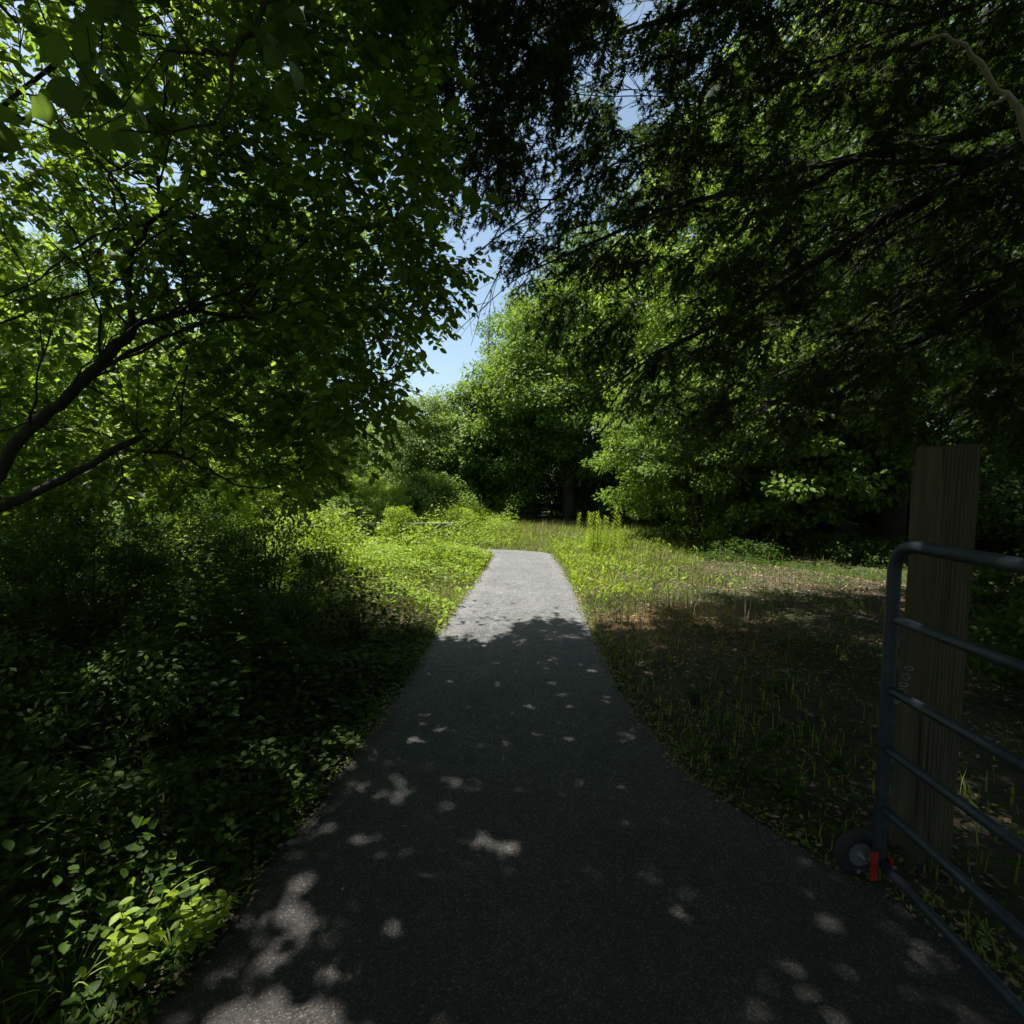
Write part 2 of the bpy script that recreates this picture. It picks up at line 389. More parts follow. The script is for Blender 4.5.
def sunlit(P):
    """True where a leaf would shade ground that the sun reaches"""
    gx = P[:, 0] - SUN[0] * P[:, 2]; gy = P[:, 1] - SUN[1] * P[:, 2]
    wob = .16 * np.sin(gx * 5.3) + .1 * np.sin(gx * 13 + 1) + .08 * np.sin(gx * 29)
    lit = gy > np.interp(gx, FX, FY) + wob + rng.normal(0, .10, len(P))
    lit &= rng.random(len(P)) < .985
    h = np.zeros(len(P), bool)
    for hx, hy, hr in HOLES: h |= (gx - hx) ** 2 + (gy - hy) ** 2 < (hr + .022) ** 2
    h &= rng.random(len(P)) < .76
    for hx, hy, hr in BIG: h |= ((gx - hx) ** 2 + (gy - hy) ** 2 < (hr + .02) ** 2) & (rng.random(len(P)) < .96)
    return lit | h

# ------------------------------------------------------------------ trees
def grow(base_nodes, targets, bf=.25, sag=.0, rmax=.03, bend=.12):
    """join every target to the skeleton; returns chains [(pts, radii)] and end directions"""
    P = [p for p, r, l in base_nodes]; Rr = [r for p, r, l in base_nodes]; Ln = [l for p, r, l in base_nodes]
    P = list(map(np.asarray, P)); d0 = np.array([np.min(np.linalg.norm(np.array(P) - t, axis=1)) for t in targets])
    chains, dirs = [], []
    A = np.array(P); Rr = np.array(Rr); Ln = np.array(Ln)
    for idx in np.argsort(d0):
        t = targets[idx]; dd = np.linalg.norm(A - t, axis=1); k = np.argmin(dd + bf * Ln); L = dd[k]
        a = A[k]; n = int(np.clip(L / .22, 3, 9))
        u = np.linspace(0, 1, n)[:, None]
        off = rng.normal(0, bend * L, 3); off[2] = abs(off[2]) * .6 + sag * L
        pts = a + (t - a) * u + np.sin(np.pi * u) * off * .6 + rng.normal(0, .012, (n, 3)) * np.sin(np.pi * u)
        r0 = min(Rr[k] * .62, rmax, .004 + L * .011); rad = np.linspace(r0, max(.0022, r0 * .25), n)
        chains.append((pts, rad))
        A = np.vstack([A, pts[1:]]); Rr = np.append(Rr, rad[1:]); Ln = np.append(Ln, Ln[k] + np.linspace(0, L, n)[1:])
        e = pts[-1] - pts[-2]; dirs.append((t, e / (np.linalg.norm(e) + 1e-9)))
    return chains, dirs
def nodes_of(pts, rad, l0=0):
    L = np.r_[0, np.cumsum(np.linalg.norm(np.diff(pts, axis=0), axis=1))] + l0
    return list(zip(pts, rad, L))

def near_tree(name, label, trunk, limbs, targets, T, lmat, bmat, leaf=(.06, .09), sprays=5, spray=(.25, .5), per=9, bf=.25, prune=True, droop=.25,
              tilt=.5, rmax=.03, twig_r=.0028, pale=None, pale_limbs=(), keep=None, lscale=1.0, extra=None):
    base = thing(name, label, 'tree', tuple(trunk[0][0]))
    off = np.array(trunk[0][0], float)
    tp = smooth_line([p for p, r in trunk], 18); tr = np.interp(np.linspace(0, 1, len(tp)), np.linspace(0, 1, len(trunk)), [r for p, r in trunk])
    nodes = nodes_of(tp, tr)
    V, F, r = tube_np(tp - off, tr, 14); mesh_np('trunk', V, F, bmat, base, smooth=True)
    for k, (pts, r0, r1) in enumerate(limbs):
        r0 *= lscale * (.75 if k == 0 and lscale < 1 else 1); r1 *= max(lscale, .8)
        lp = smooth_line(pts, 22, .008); lr = np.linspace(r0, r1, len(lp)) * (1 + rng.normal(0, .05, len(lp)))
        V, F, r = tube_np(lp - off, lr, 9); mesh_np('limb', V, F, pale if k in pale_limbs else bmat, base, smooth=True)
        if k not in pale_limbs: nodes += nodes_of(lp, lr, .5)
    chains, ends = grow(nodes, targets, bf, rmax=rmax)
    if extra: chains += extra(nodes)
    V, F, r = join([tube_np(p - off, q, 5) for p, q in chains]); mesh_np('branches', V, F, bmat, base, smooth=True)
    E = np.array([e[0] for e in ends]); D = np.array([e[1] for e in ends])
    A = np.repeat(E, sprays, 0) + rng.normal(0, .05, (len(E) * sprays, 3)); D = np.repeat(D, sprays, 0)
    D = unit(D + rng.normal(0, .75, D.shape) + np.array([0, 0, -droop])); Ls = rng.uniform(*spray, len(A))
    B = A + D * Ls[:, None]
    t = np.tile(np.linspace(.12, 1.0, per), len(A)); a = np.repeat(np.arange(len(A)), per)
    pos = A[a] + (B - A)[a] * t[:, None]
    side = np.where(np.arange(len(pos)) % 2, 1, -1)[:, None]
    lat = unit(np.cross(D, [0, 0, 1.]) + 1e-6)
    d = unit(D[a] * .55 + lat[a] * side * .9 + rng.normal(0, .35, (len(pos), 3)) + np.array([0, 0, -droop]))
    nr = rnorm(len(pos), tilt); sz = rng.uniform(*leaf, len(pos))
    if prune:
        ok = ~sunlit(pos + d * sz[:, None] * .5)
        if keep is not None: ok &= keep(pos)
        pos, d, nr, sz = pos[ok], d[ok], nr[ok], sz[ok]
        mid = (A + B) / 2; okt = ~sunlit(mid)
        if keep is not None: okt &= keep(mid)
        A, B = A[okt], B[okt]
    V1, F1, r1 = leaves(T, pos - off, d, nr, sz)
    V2, F2, r2 = twigs_np(A - off, B - off, np.full(len(A), twig_r))
    V, F, r = join([(V1, F1, r1), (V2, F2, r2)])
    mi = np.r_[np.zeros(len(F1)), np.ones(len(F2))]
    mesh_np('crown', V, F, None, base, rnd=r, mats=[lmat, bmat], mi=mi)
    print(name, 'leaves', len(pos), 'chains', len(chains))
    return base

def sample(n, inside, lo, hi, mind=.0):
    out = []
    lo = np.array(lo); hi = np.array(hi)
    tries = 0
    while len(out) < n and tries < 200:
        tries += 1
        p = lo + rng.random((4 * n, 3)) * (hi - lo); p = p[inside(p)]
        for q in p:
            if len(out) >= n: break
            if mind and out:
                if np.min(np.sum((np.array(out[-400:]) - q) ** 2, 1)) < mind * mind: continue
            out.append(q)
    return np.array(out)
def sup(p, c, r, e=2.6):
    q = np.abs((p - np.array(c)) / np.array(r)); return (q ** e).sum(1) < 1

CP, SP = math.cos(R(4.2)), math.sin(R(4.2))
def at(x, y, D):
    """the point D metres ahead that stands at pixel x, y of the survey photo"""
    u = (x - 512) / 512; v = (512 - y) / 512; t = D / (CP + v * SP)
    return (u * t, D, 1.6 + t * (v * CP - SP))

# -- broadleaf tree on the left
ZM = [0, 1.5, 1.9, 2.4, 3.1, 4.0, 5.0, 5.6, 6.5, 9]; XM = [-1.9, -1.60, -1.20, -.82, -.55, -.50, -.55, -.6, -.4, .2]
def in_left(p):
    xm = np.interp(p[:, 2], ZM, XM) * np.clip(p[:, 1] / 4.5, .75, 1.4)
    return (sup(p, (-3.4, 4.4, 4.6), (3.7, 2.5, 3.5), 3.2) & ((p[:, 1] > 3.55) | (p[:, 2] > 1.6 + .95 * p[:, 1]) | (p[:, 0] > -1.2)) & (p[:, 0] < xm - .12 + .12 * np.sin(p[:, 2] * 4))
            & (p[:, 2] > 1.45 + np.clip(3.8 - p[:, 1], 0, 2) * 1.1))
tg = np.vstack([sample(1250, in_left, (-7.2, 1.8, 1.2), (-.1, 7.0, 8.2), .11),
    sample(260, lambda p: in_left(p), (-2.8, 3.5, 1.6), (-.2, 5.2, 5.6), .1)])
limbsL = [
 ([at(-20, 505, 3.4), at(20, 440, 3.5), at(70, 395, 3.6), at(118, 345, 3.7), at(133, 325, 3.75)], .085, .045),
 ([at(133, 325, 3.75), at(128, 270, 3.8), at(150, 225, 3.9), at(185, 195, 4.1), at(220, 155, 4.3), at(250, 128, 4.5)], .036, .010),
 ([at(133, 325, 3.75), at(190, 312, 3.9), at(240, 316, 4.1), at(300, 303, 4.3), at(360, 290, 4.5), at(410, 288, 4.7)], .032, .006),
 ([at(75, 390, 3.6), at(115, 362, 3.8), at(170, 335, 4.1), at(240, 318, 4.4), at(300, 330, 4.8), at(350, 350, 5.1)], .030, .006),
 ([at(-20, 515, 3.4), at(25, 497, 3.5), at(80, 470, 3.6), at(150, 430, 3.8)], .055, .028),
 ([at(125, 450, 3.7), at(175, 455, 3.8), at(210, 470, 4.0), at(250, 488, 4.3), at(300, 480, 4.7)], .024, .006),
 ([at(129, 268, 3.8), at(110, 283, 3.75), at(50, 303, 3.7), at(0, 322, 3.65), at(-50, 330, 3.6)], .020, .008),
 ([at(138, 232, 3.9), at(112, 180, 4.0), at(88, 150, 4.1), at(40, 110, 4.2), at(10, 95, 4.3)], .020, .006),
 ([at(160, 215, 3.9), at(158, 150, 4.0), at(166, 90, 4.1), at(166, 30, 4.3)], .018, .006),
 ([at(235, 318, 4.1), at(280, 265, 4.4), at(325, 215, 4.7), at(336, 120, 5.0), at(345, 40, 5.3)], .016, .005),
 ([at(325, 215, 4.7), at(370, 210, 4.6), at(430, 198, 4.5), at(512, 155, 4.4)], .012, .004),
 ([at(-20, 505, 3.4), at(-60, 380, 3.8), at(-90, 200, 4.2), at(-40, 40, 4.6), at(20, -120, 5.0), at(100, -260, 5.4)], .08, .02),
 ([at(-90, 200, 4.2), at(60, 60, 4.6), at(220, -20, 4.9), at(350, -160, 5.2)], .035, .01),
 ([at(150, 225, 3.9), at(90, 238, 3.8), at(20, 290, 3.7), at(-60, 300, 3.7)], .014, .006),
]
def fork_branches(nodes):
    '''thin dark forking branchlets that fan up and out from the limbs of the left tree'''
    P = np.array([n[0] for n in nodes]); Rn = np.array([n[1] for n in nodes]); ok = (P[:, 2] > 1.7) & (P[:, 0] > -4.2); P, Rn = P[ok], Rn[ok]; out = []
    for k in range(90):
        i = rng.integers(len(P)); a = P[i]; L = rng.uniform(.5, 1.4)
        d = unit(np.array([.55, -.15, .45]) + rng.normal(0, .5, 3)); d2 = unit(d + rng.normal(0, .35, 3) + np.array([.2, 0, -.15]))
        u = np.linspace(0, 1, 8)[:, None]; p = a + d * L * u + (d2 - d) * L * .6 * u * u + rng.normal(0, .018, (8, 3)) * np.sin(np.pi * u)
        out.append((p, np.linspace(min(Rn[i] * .7, rng.uniform(.007, .013)), .0022, 8)))
        for m in range(3):
            q = p[rng.integers(2, 7)]; e = unit(d2 + rng.normal(0, .6, 3)); v = np.linspace(0, 1, 5)[:, None]
            out.append((q + e * rng.uniform(.2, .5) * v + np.array([0, 0, .06]) * v * v, np.linspace(.0045, .0015, 5)))
    return out
near_tree('broadleaf_tree', 'tree with rounded glossy leaves and forked dark limbs arching over the left side', 
          [((-3.75, 3.35, -.1), .19), ((-3.72, 3.38, .6), .13), ((-3.6, 3.4, 1.2), .10), (at(-20, 505, 3.4), .06)],
          limbsL, tg, OVATE, L_BROAD, BARKD, leaf=(.06, .10), sprays=6, spray=(.22, .42), per=10, droop=.3, lscale=.62, extra=fork_branches)

# -- drooping oak on the right
ZO = [0, 1.9, 2.5, 3.0, 4.0, 5.0, 5.9, 6.6, 9]; XO = [1.5, 1.2, .65, .35, -.05, -.6, -.85, -1.1, -2.5]
def in_oak(p):
    xm = np.interp(p[:, 2], ZO, XO)
    notch = (np.abs(p[:, 0] - 1.22 * (p[:, 1] / 5.5)) < .17) & (p[:, 2] > 1.6 + .72 * p[:, 1]) & (p[:, 2] < 1.6 + .98 * p[:, 1])
    a = sup(p, (4.6, 5.0, 5.0), (4.9, 2.6, 3.3), 3.0) & (p[:, 2] > 1.95 + np.clip(4.2 - p[:, 1], 0, 3) * .55)
    b = sup(p, (.2, 4.6, 7.1), (2.9, 2.7, 1.4), 3)
    return (a | b) & (p[:, 0] > xm + .1) & ~notch
tg = np.vstack([sample(1350, in_oak, (-2.4, 2.0, 1.9), (9.5, 7.7, 8.4), .13),
    sample(105, lambda p: (p[:, 0] > -.5 - .2 * (p[:, 2] - 4) + .25 * np.sin(p[:, 2] * 5)) & (p[:, 0] < .95) & (np.abs(p[:, 0] - .2 * p[:, 1]) > .12), (-1.3, 4.2, 4.4), (1.0, 5.9, 7.4), .12)])
limbsO = [
 ([(5.0, 3.2, 4.4), at(1024, 145, 3.9), at(930, 195, 4.1), at(800, 270, 4.4), at(730, 320, 4.6), at(660, 352, 4.9), at(590, 400, 5.2)], .055, .007),
 ([(5.0, 3.2, 4.6), at(1024, 118, 4.6), at(860, 158, 4.8), at(800, 188, 5.0), at(690, 200, 5.2), at(600, 240, 5.4), at(510, 280, 5.6)], .05, .006),
 ([(5.0, 3.2, 5.0), at(1000, 20, 4.6), at(860, 60, 4.8), at(760, 90, 5.0), at(640, 150, 5.3), at(550, 200, 5.5)], .045, .006),
 ([(5.0, 3.2, 5.4), at(960, -60, 4.6), at(800, -20, 4.9), at(660, 20, 5.2), at(560, 60, 5.4), at(470, 120, 5.7)], .05, .006),
 ([(5.0, 3.2, 3.6), at(1060, 250, 4.2), at(940, 330, 4.6), at(860, 370, 5.0), at(760, 410, 5.4)], .04, .007),
 ([(5.0, 3.2, 3.8), at(1060, 190, 5.0), at(960, 250, 5.4), at(850, 330, 5.8), at(780, 390, 6.2)], .04, .007),
 ([(5.0, 3.2, 5.8), at(900, -160, 4.4), at(700, -140, 4.6), at(520, -60, 4.8), at(420, 20, 5.0)], .05, .007),
 ([(5.0, 3.2, 6.2), at(860, -300, 3.8), at(650, -330, 3.8), at(480, -260, 4.0)], .05, .01),
 ([(5.0, 3.2, 5.2), (6.2, 4.6, 6.0), (7.2, 6.0, 6.2)], .05, .01),
 ([(5.0, 3.2, 4.2), (6.4, 4.8, 4.4), (7.6, 6.4, 3.6)], .05, .01),
 ([at(1100, 260, 2.5), at(1040, 160, 2.4), at(1005, 98, 2.35), at(985, 75, 2.3), at(963, 46, 2.25), at(940, 38, 2.2), at(915, 41, 2.2)], .016, .005),
 ([at(1005, 98, 2.35), at(985, 105, 2.3), at(968, 108, 2.3), at(957, 86, 2.25)], .006, .003),
]
def fine_branches(nodes):
    '''long thin bare branchlets that sweep down and away from the limbs'''
    P = np.array([n[0] for n in nodes]); P = P[(P[:, 1] > 3.0) & (P[:, 2] > 2.3)]; out = []
    for k in range(230):
        a = P[rng.integers(len(P))] + rng.normal(0, .03, 3); L = rng.uniform(.7, 1.9)
        d = unit(np.array([-1.0, .10, -.42]) + rng.normal(0, .28, 3)); d2 = unit(d + np.array([-.1, -.1, -.55]) + rng.normal(0, .15, 3))
        u = np.linspace(0, 1, 9)[:, None]; p = a + d * L * u + (d2 - d) * L * .6 * u * u + rng.normal(0, .012, (9, 3)) * u
        out.append((p, np.linspace(rng.uniform(.006, .012), .0022, 9)))
        for m in range(5):
            q = p[rng.integers(2, 8)]; l = rng.uniform(.2, .6); e = unit(d2 + rng.normal(0, .5, 3)); e2 = np.array([0, 0, -.25]) * l
            v = np.linspace(0, 1, 5)[:, None]; out.append((q + e * l * v + e2 * v * v, np.linspace(.004, .0015, 5)))
    return out
near_tree('oak_tree', 'dark drooping oak with small lobed leaves and long fine branches over the right side', 
          [((5.2, 3.0, -.1), .34), ((5.15, 3.05, 1.5), .26), ((5.05, 3.15, 3.2), .22), ((5.0, 3.2, 4.6), .18), ((4.9, 3.3, 6.6), .10), ((4.8, 3.5, 8.0), .03)],
          limbsO, tg, OAKL, L_OAK, BARKD, leaf=(.06, .10), sprays=8, spray=(.25, .5), per=12, bf=.9, twig_r=.004, droop=.45, tilt=.7, rmax=.028, pale=BARKP, pale_limbs=(10, 11), extra=fine_branches)

# -- tree beside the camera whose lowest branches hang into the top left corner
def in_over(p):
    return sup(p, (-.9, 1.5, 6.4), (4.3, 3.4, 1.9), 3) & (p[:, 2] > 1.9 + 1.0 * np.clip(p[:, 1], 0, 9))
tg = np.vstack([sample(800, in_over, (-6, -2, 4.2), (4, 6, 8.6), .18),
    np.array([at(-15, -5, 1.8), at(60, 0, 2.0), at(150, -10, 2.1), at(-30, 70, 1.8), at(250, 30, 2.3), at(180, 70, 2.4), at(120, 110, 2.2)])])
limbsN = [
 ([(-2.4, -.9, 3.6), (-2.1, .2, 4.4), (-1.6, 1.2, 4.2), at(290, -60, 2.4), at(268, 8, 2.3), at(238, 40, 2.25), at(233, 62, 2.2), at(212, 118, 2.1), at(165, 130, 2.05), at(120, 132, 2.0)], .022, .003),
 ([at(233, 52, 2.2), at(205, 53, 2.2), at(170, 50, 2.2), at(140, 30, 2.2)], .008, .003),
 ([(-2.4, -.9, 3.2), (-2.4, .4, 3.8), at(-60, -140, 1.7), at(-20, -30, 1.6), at(10, 20, 1.6)], .03, .004),
 ([(-2.4, -.9, 4.0), (-2.2, .8, 5.0), (-1.2, 2.0, 5.6), (.2, 2.8, 6.0)], .07, .02),
 ([(-2.4, -.9, 4.4), (-1.2, -.8, 5.4), (.4, -.2, 6.0)], .07, .02),
 ([(-2.4, -.9, 4.2), (-3.2, .8, 5.4), (-4.0, 2.2, 6.0)], .06, .02),
]
near_tree('overhanging_tree', 'tree with large pale broad leaves hanging close overhead at the top left corner',
          [((-2.5, -1.1, -.1), .24), ((-2.45, -1.0, 1.5), .19), ((-2.4, -.9, 3.4), .16), ((-2.3, -.8, 5.2), .11), ((-2.2, -.6, 7.0), .03)],
          limbsN, tg, MAPLE, L_NEAR, BARK, leaf=(.07, .12), sprays=5, spray=(.25, .5), per=6, droop=.35, tilt=.6,
          keep=lambda P: (P[:, 2] > 1.7 + .93 * np.clip(P[:, 1], 0, 9)) | ((P[:, 0] < -.25 * P[:, 1]) & (P[:, 2] > 1.6 + .62 * P[:, 1])))

# -- middle distance and far trees, built from leaf clumps on a real limb skeleton
def clump_tree(name, label, loc, h, rad, zlo, lmat, nclump=130, per=230, leaf=(.07, .13), T=DIAM, bmat=BARK, trunk_r=.16, cr=(.35, .75),
               shape=1.0, group=None, flat=.6, lean=(0, 0), cat='tree', trunkname='trunk', multi=1, fill=.75, prune=False):
    base = thing(name, label, cat, (loc[0], loc[1], float(gz(loc[0], loc[1])) - .03), group)
    c = np.array([lean[0], lean[1], (h + zlo) / 2]); rr = np.array([rad, rad, (h - zlo) / 2])
    # clump centres fill an uneven, lobed crown
    lob = rng.normal(0, 1, (7, 3)); lob = unit(lob)
    def inside(p):
        q = (p - c) / rr; L = np.linalg.norm(q, axis=1); dd = q / np.maximum(L[:, None], 1e-6)
        amp = .80 + .25 * np.maximum(0, dd @ lob.T).max(1) ** 3
        taper = np.clip(1 - (q[:, 2]) * (1 - shape) * .6, .25, 1.4)
        return np.hypot(q[:, 0], q[:, 1]) / taper < np.sqrt(np.maximum(0, amp ** 2 - q[:, 2] ** 2))
    tg = sample(nclump, inside, c - rr * 1.15, c + rr * 1.15)
    L = np.linalg.norm((tg - c) / rr, axis=1)
    tg = tg[(L > .35) | (rng.random(len(tg)) < 1 - fill)]
    nodes = []; tubes = []
    for m in range(multi):
        a = rng.random() * 6.28; s = 0 if multi == 1 else rad * .35
        tp = smooth_line([(s * .2 * math.cos(a), s * .2 * math.sin(a), 0), (s * math.cos(a) * .6 + lean[0] * .3, s * math.sin(a) * .6 + lean[1] * .3, h * .35),
                          (s * math.cos(a) + lean[0], s * math.sin(a) + lean[1], h * .86)], 14, trunk_r * .12)
        tr = np.linspace(trunk_r, trunk_r * .12, len(tp)); nodes += nodes_of(tp, tr, 0)[2:]; tubes.append(tube_np(tp, tr, 9))
    chains, ends = grow(nodes, tg, .35, rmax=trunk_r * .45)
    V, F, r = join(tubes + [tube_np(p, q, 4) for p, q in chains]); mesh_np(trunkname, V, F, bmat, base, smooth=True)
    n = len(tg); R_ = rng.uniform(*cr, n); k = np.repeat(np.arange(n), per)
    g = unit(rng.normal(0, 1, (n * per, 3))) * (rng.random((n * per, 1)) ** .45); g[:, 2] *= flat
    pos = tg[k] + g * R_[k][:, None]
    out = unit(pos - c + 1e-3)
    d = unit(g + rng.normal(0, .6, g.shape) + np.array([0, 0, -.35])); nr = unit(out * .45 + rnorm(len(pos), .55) * 1.0)
    sz = rng.uniform(*leaf, len(pos))
    if prune:
        ok = ~sunlit(pos + np.array([loc[0], loc[1], 0])); pos, d, nr, sz = pos[ok], d[ok], nr[ok], sz[ok]
    V, F, r = leaves(T, pos, d, nr, sz)
    mesh_np('crown', V, F, lmat, base, rnd=r)
    return base

# centre and right, from near to far
clump_tree('maple_tree', 'low tree with bright drooping foliage tiers beside the tall weeds right of the path', (4.2, 11.7), 5.2, 2.5, -.1, L_MID, 190, 260, (.06, .11), cr=(.3, .6), flat=.4, trunk_r=.12)
clump_tree('shrubby_tree', 'bushy tree with pale broad leaves hanging over the shaded verge left of the wooden post', (5.9, 10.5), 4.6, 2.2, -.2, L_MID, 170, 200, (.09, .15), T=OVATE, cr=(.3, .6), flat=.5, trunk_r=.10)
clump_tree('oak_tree', 'thick dark trunked tree standing just left of the wooden post', (7.4, 10.0), 9.5, 3.0, 2.6, L_DARK, 130, 230, (.09, .14), T=OAKL, bmat=BARKD, trunk_r=.30, cr=(.4, .8))
clump_tree('forest_tree', 'tall sunlit tree with yellow green top rising behind the drooping oak branches', (5.0, 14.2), 11.5, 3.1, 1.2, L_SUN, 230, 270, (.09, .15), cr=(.4, .8), trunk_r=.22, group='tall trees behind the verge')
clump_tree('forest_tree', 'dark dense tree over the bend at the end of the path', (1.9, 17.2), 9.2, 2.7, 1.2, L_MID, 260, 270, (.09, .16), cr=(.4, .8), trunk_r=.25, shape=.7)
clump_tree('forest_tree', 'full round dark green tree left of the shadowed hollow at the end of the path', (-.5, 18.0), 5.9, 2.0, -.2, L_MID, 170, 260, (.09, .16), cr=(.35, .7), trunk_r=.2, shape=.6)
clump_tree('light_green_tree', 'pale green round tree standing left of the path end against the sky', (-2.7, 19.0), 4.9, 2.0, .1, L_PALE, 150, 260, (.08, .14), cr=(.3, .65), trunk_r=.14, shape=.8)
clump_tree('slender_tree', 'small pointed tree top rising behind the pale green round tree', (-1.9, 23.5), 6.2, 1.5, .5, L_PALE, 80, 220, (.09, .15), cr=(.3, .6), trunk_r=.12, shape=-.2)
clump_tree('forest_tree', 'broad mid green tree behind the wooden post', (10.6, 11.5), 8.0, 2.6, 2.3, L_MID, 140, 230, (.09, .15), cr=(.4, .8), trunk_r=.2)
clump_tree('forest_tree', 'dark background tree between the tall sunlit tree and the trunk near the post', (8.6, 18.0), 11, 3.6, .8, L_DARK, 220, 260, (.10, .18), cr=(.5, .9), trunk_r=.25)
clump_tree('forest_tree', 'dark background tree farthest right behind the gate', (15.5, 15.0), 10, 3.8, .8, L_MID, 220, 260, (.10, .18), cr=(.5, .9), trunk_r=.25)
src = clump_tree('forest_tree', 'dark tree in the hollow behind the bend of the path', (3.6, 21.0), 11, 3.2, .4, L_DARK, 200, 260, (.11, .19), cr=(.5, .9), trunk_r=.25)
dup(src, (13.5, 23, 0), 1.1, 1.15, 'distant dark tree behind the gate and the wooden post')
dup(src, (9.0, 26, 0), 2.1, 1.1, 'dark tree at the very back behind the tall sunlit tree')
dup(src, (18.5, 20, 0), 3.3, 1.2, 'large dark tree at the back right edge')
dup(src, (1.0, 26, 0), 4.3, .95, 'dark tree closing the view straight behind the path bend')
dup(src, (22, 12, 0), 5.3, 1.1, 'dark tree beyond the gate at the far right')
clump_tree('forest_tree', 'tall leafy tree behind the top of the dark drooping oak', (8.2, 13.4), 13.5, 3.6, 2.0, L_SUN, 240, 260, (.10, .17), cr=(.5, .9), trunk_r=.25)
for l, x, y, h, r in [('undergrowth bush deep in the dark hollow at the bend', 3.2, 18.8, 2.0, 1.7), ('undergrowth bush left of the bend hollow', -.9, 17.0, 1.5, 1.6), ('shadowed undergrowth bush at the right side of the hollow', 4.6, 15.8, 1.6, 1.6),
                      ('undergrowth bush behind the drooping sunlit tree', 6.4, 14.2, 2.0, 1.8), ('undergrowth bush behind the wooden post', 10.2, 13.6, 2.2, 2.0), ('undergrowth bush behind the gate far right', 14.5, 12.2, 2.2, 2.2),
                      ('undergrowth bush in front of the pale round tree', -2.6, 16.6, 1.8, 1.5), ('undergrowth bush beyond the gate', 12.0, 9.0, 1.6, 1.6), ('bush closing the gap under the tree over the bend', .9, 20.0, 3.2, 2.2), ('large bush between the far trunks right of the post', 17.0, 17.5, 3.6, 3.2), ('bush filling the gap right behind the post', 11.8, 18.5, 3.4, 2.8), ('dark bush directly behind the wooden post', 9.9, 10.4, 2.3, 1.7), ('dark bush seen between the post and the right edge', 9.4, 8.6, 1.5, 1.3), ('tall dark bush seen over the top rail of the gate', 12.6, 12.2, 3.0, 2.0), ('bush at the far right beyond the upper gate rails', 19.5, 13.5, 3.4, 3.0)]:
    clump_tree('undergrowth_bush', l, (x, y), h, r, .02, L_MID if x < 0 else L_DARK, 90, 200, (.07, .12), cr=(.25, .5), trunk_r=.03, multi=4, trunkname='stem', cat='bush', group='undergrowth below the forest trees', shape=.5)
for k, (x, y, z) in enumerate([(-6, -5, 1), (0, -8.5, 1.1), (6.5, -6, 1), (10.5, -1, 1), (-9.5, 0, .9), (-3.4, -4.6, .8), (3.6, -4.2, .8)]):  # extra trees out of view, put in to cut sky light in the shade
    dup(src, (x, y, 0), k * 1.1, z, 'unseen tree added to block sky light, %s the viewpoint' % ('behind left of', 'straight behind', 'behind right of', 'far right of', 'far left of', 'close behind left of', 'close behind right of')[k])
# left side behind the broadleaf tree
clump_tree('understory_tree', 'tall green tree seen through the right half of the left crown', (-6.6, 15.5), 10.5, 2.7, 2.2, L_MID, 200, 260, (.09, .15), cr=(.4, .8), trunk_r=.2)
clump_tree('understory_tree', 'tall yellow green tree filling the view between the left limbs', (-9.5, 17.5), 8.2, 3.4, .3, L_LIME, 220, 260, (.09, .15), cr=(.4, .8), trunk_r=.2)
clump_tree('understory_tree', 'tall green tree at the back left edge', (-16.5, 17.0), 10, 4.0, .3, L_MID, 240, 260, (.11, .18), cr=(.5, .9), trunk_r=.2)
clump_tree('understory_tree', 'small sunlit tree just right of the left limbs at eye height', (-5.6, 12.2), 3.6, 1.7, .1, L_LIME, 120, 260, (.07, .11), cr=(.3, .6), trunk_r=.08)
clump_tree('understory_tree', 'yellow green sunlit tree behind the limbs of the left tree', (-5.6, 9.4), 4.3, 2.1, .1, L_LIME, 150, 260, (.06, .11), cr=(.3, .6), trunk_r=.09, prune=True)
clump_tree('understory_tree', 'leafy green understory tree at the left edge behind the forked trunk', (-8.4, 7.8), 5.4, 2.4, .1, L_MID, 170, 260, (.07, .12), cr=(.3, .65), trunk_r=.1)
clump_tree('understory_tree', 'low dense yellow green tree left of the pale round tree', (-8.0, 14.5), 5.2, 2.6, .2, L_LIME, 150, 250, (.08, .13), cr=(.35, .7), trunk_r=.12)
clump_tree('understory_tree', 'taller green tree filling the gap at far left', (-12.5, 13.0), 8.5, 3.2, .4, L_MID, 220, 260, (.09, .15), cr=(.4, .8), trunk_r=.18)
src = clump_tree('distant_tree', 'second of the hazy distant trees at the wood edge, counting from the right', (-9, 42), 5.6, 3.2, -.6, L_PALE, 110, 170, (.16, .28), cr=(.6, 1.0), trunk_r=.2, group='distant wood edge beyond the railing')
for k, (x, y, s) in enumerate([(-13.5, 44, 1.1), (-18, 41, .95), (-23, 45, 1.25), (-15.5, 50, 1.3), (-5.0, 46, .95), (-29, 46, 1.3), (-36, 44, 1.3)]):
    dup(src, (x, y, 0), k * 1.3, s, '%s of the hazy distant trees at the wood edge, counting from the right' % ORD[[2, 3, 6, 1, 0, 5, 7][k] + (k != 4)])

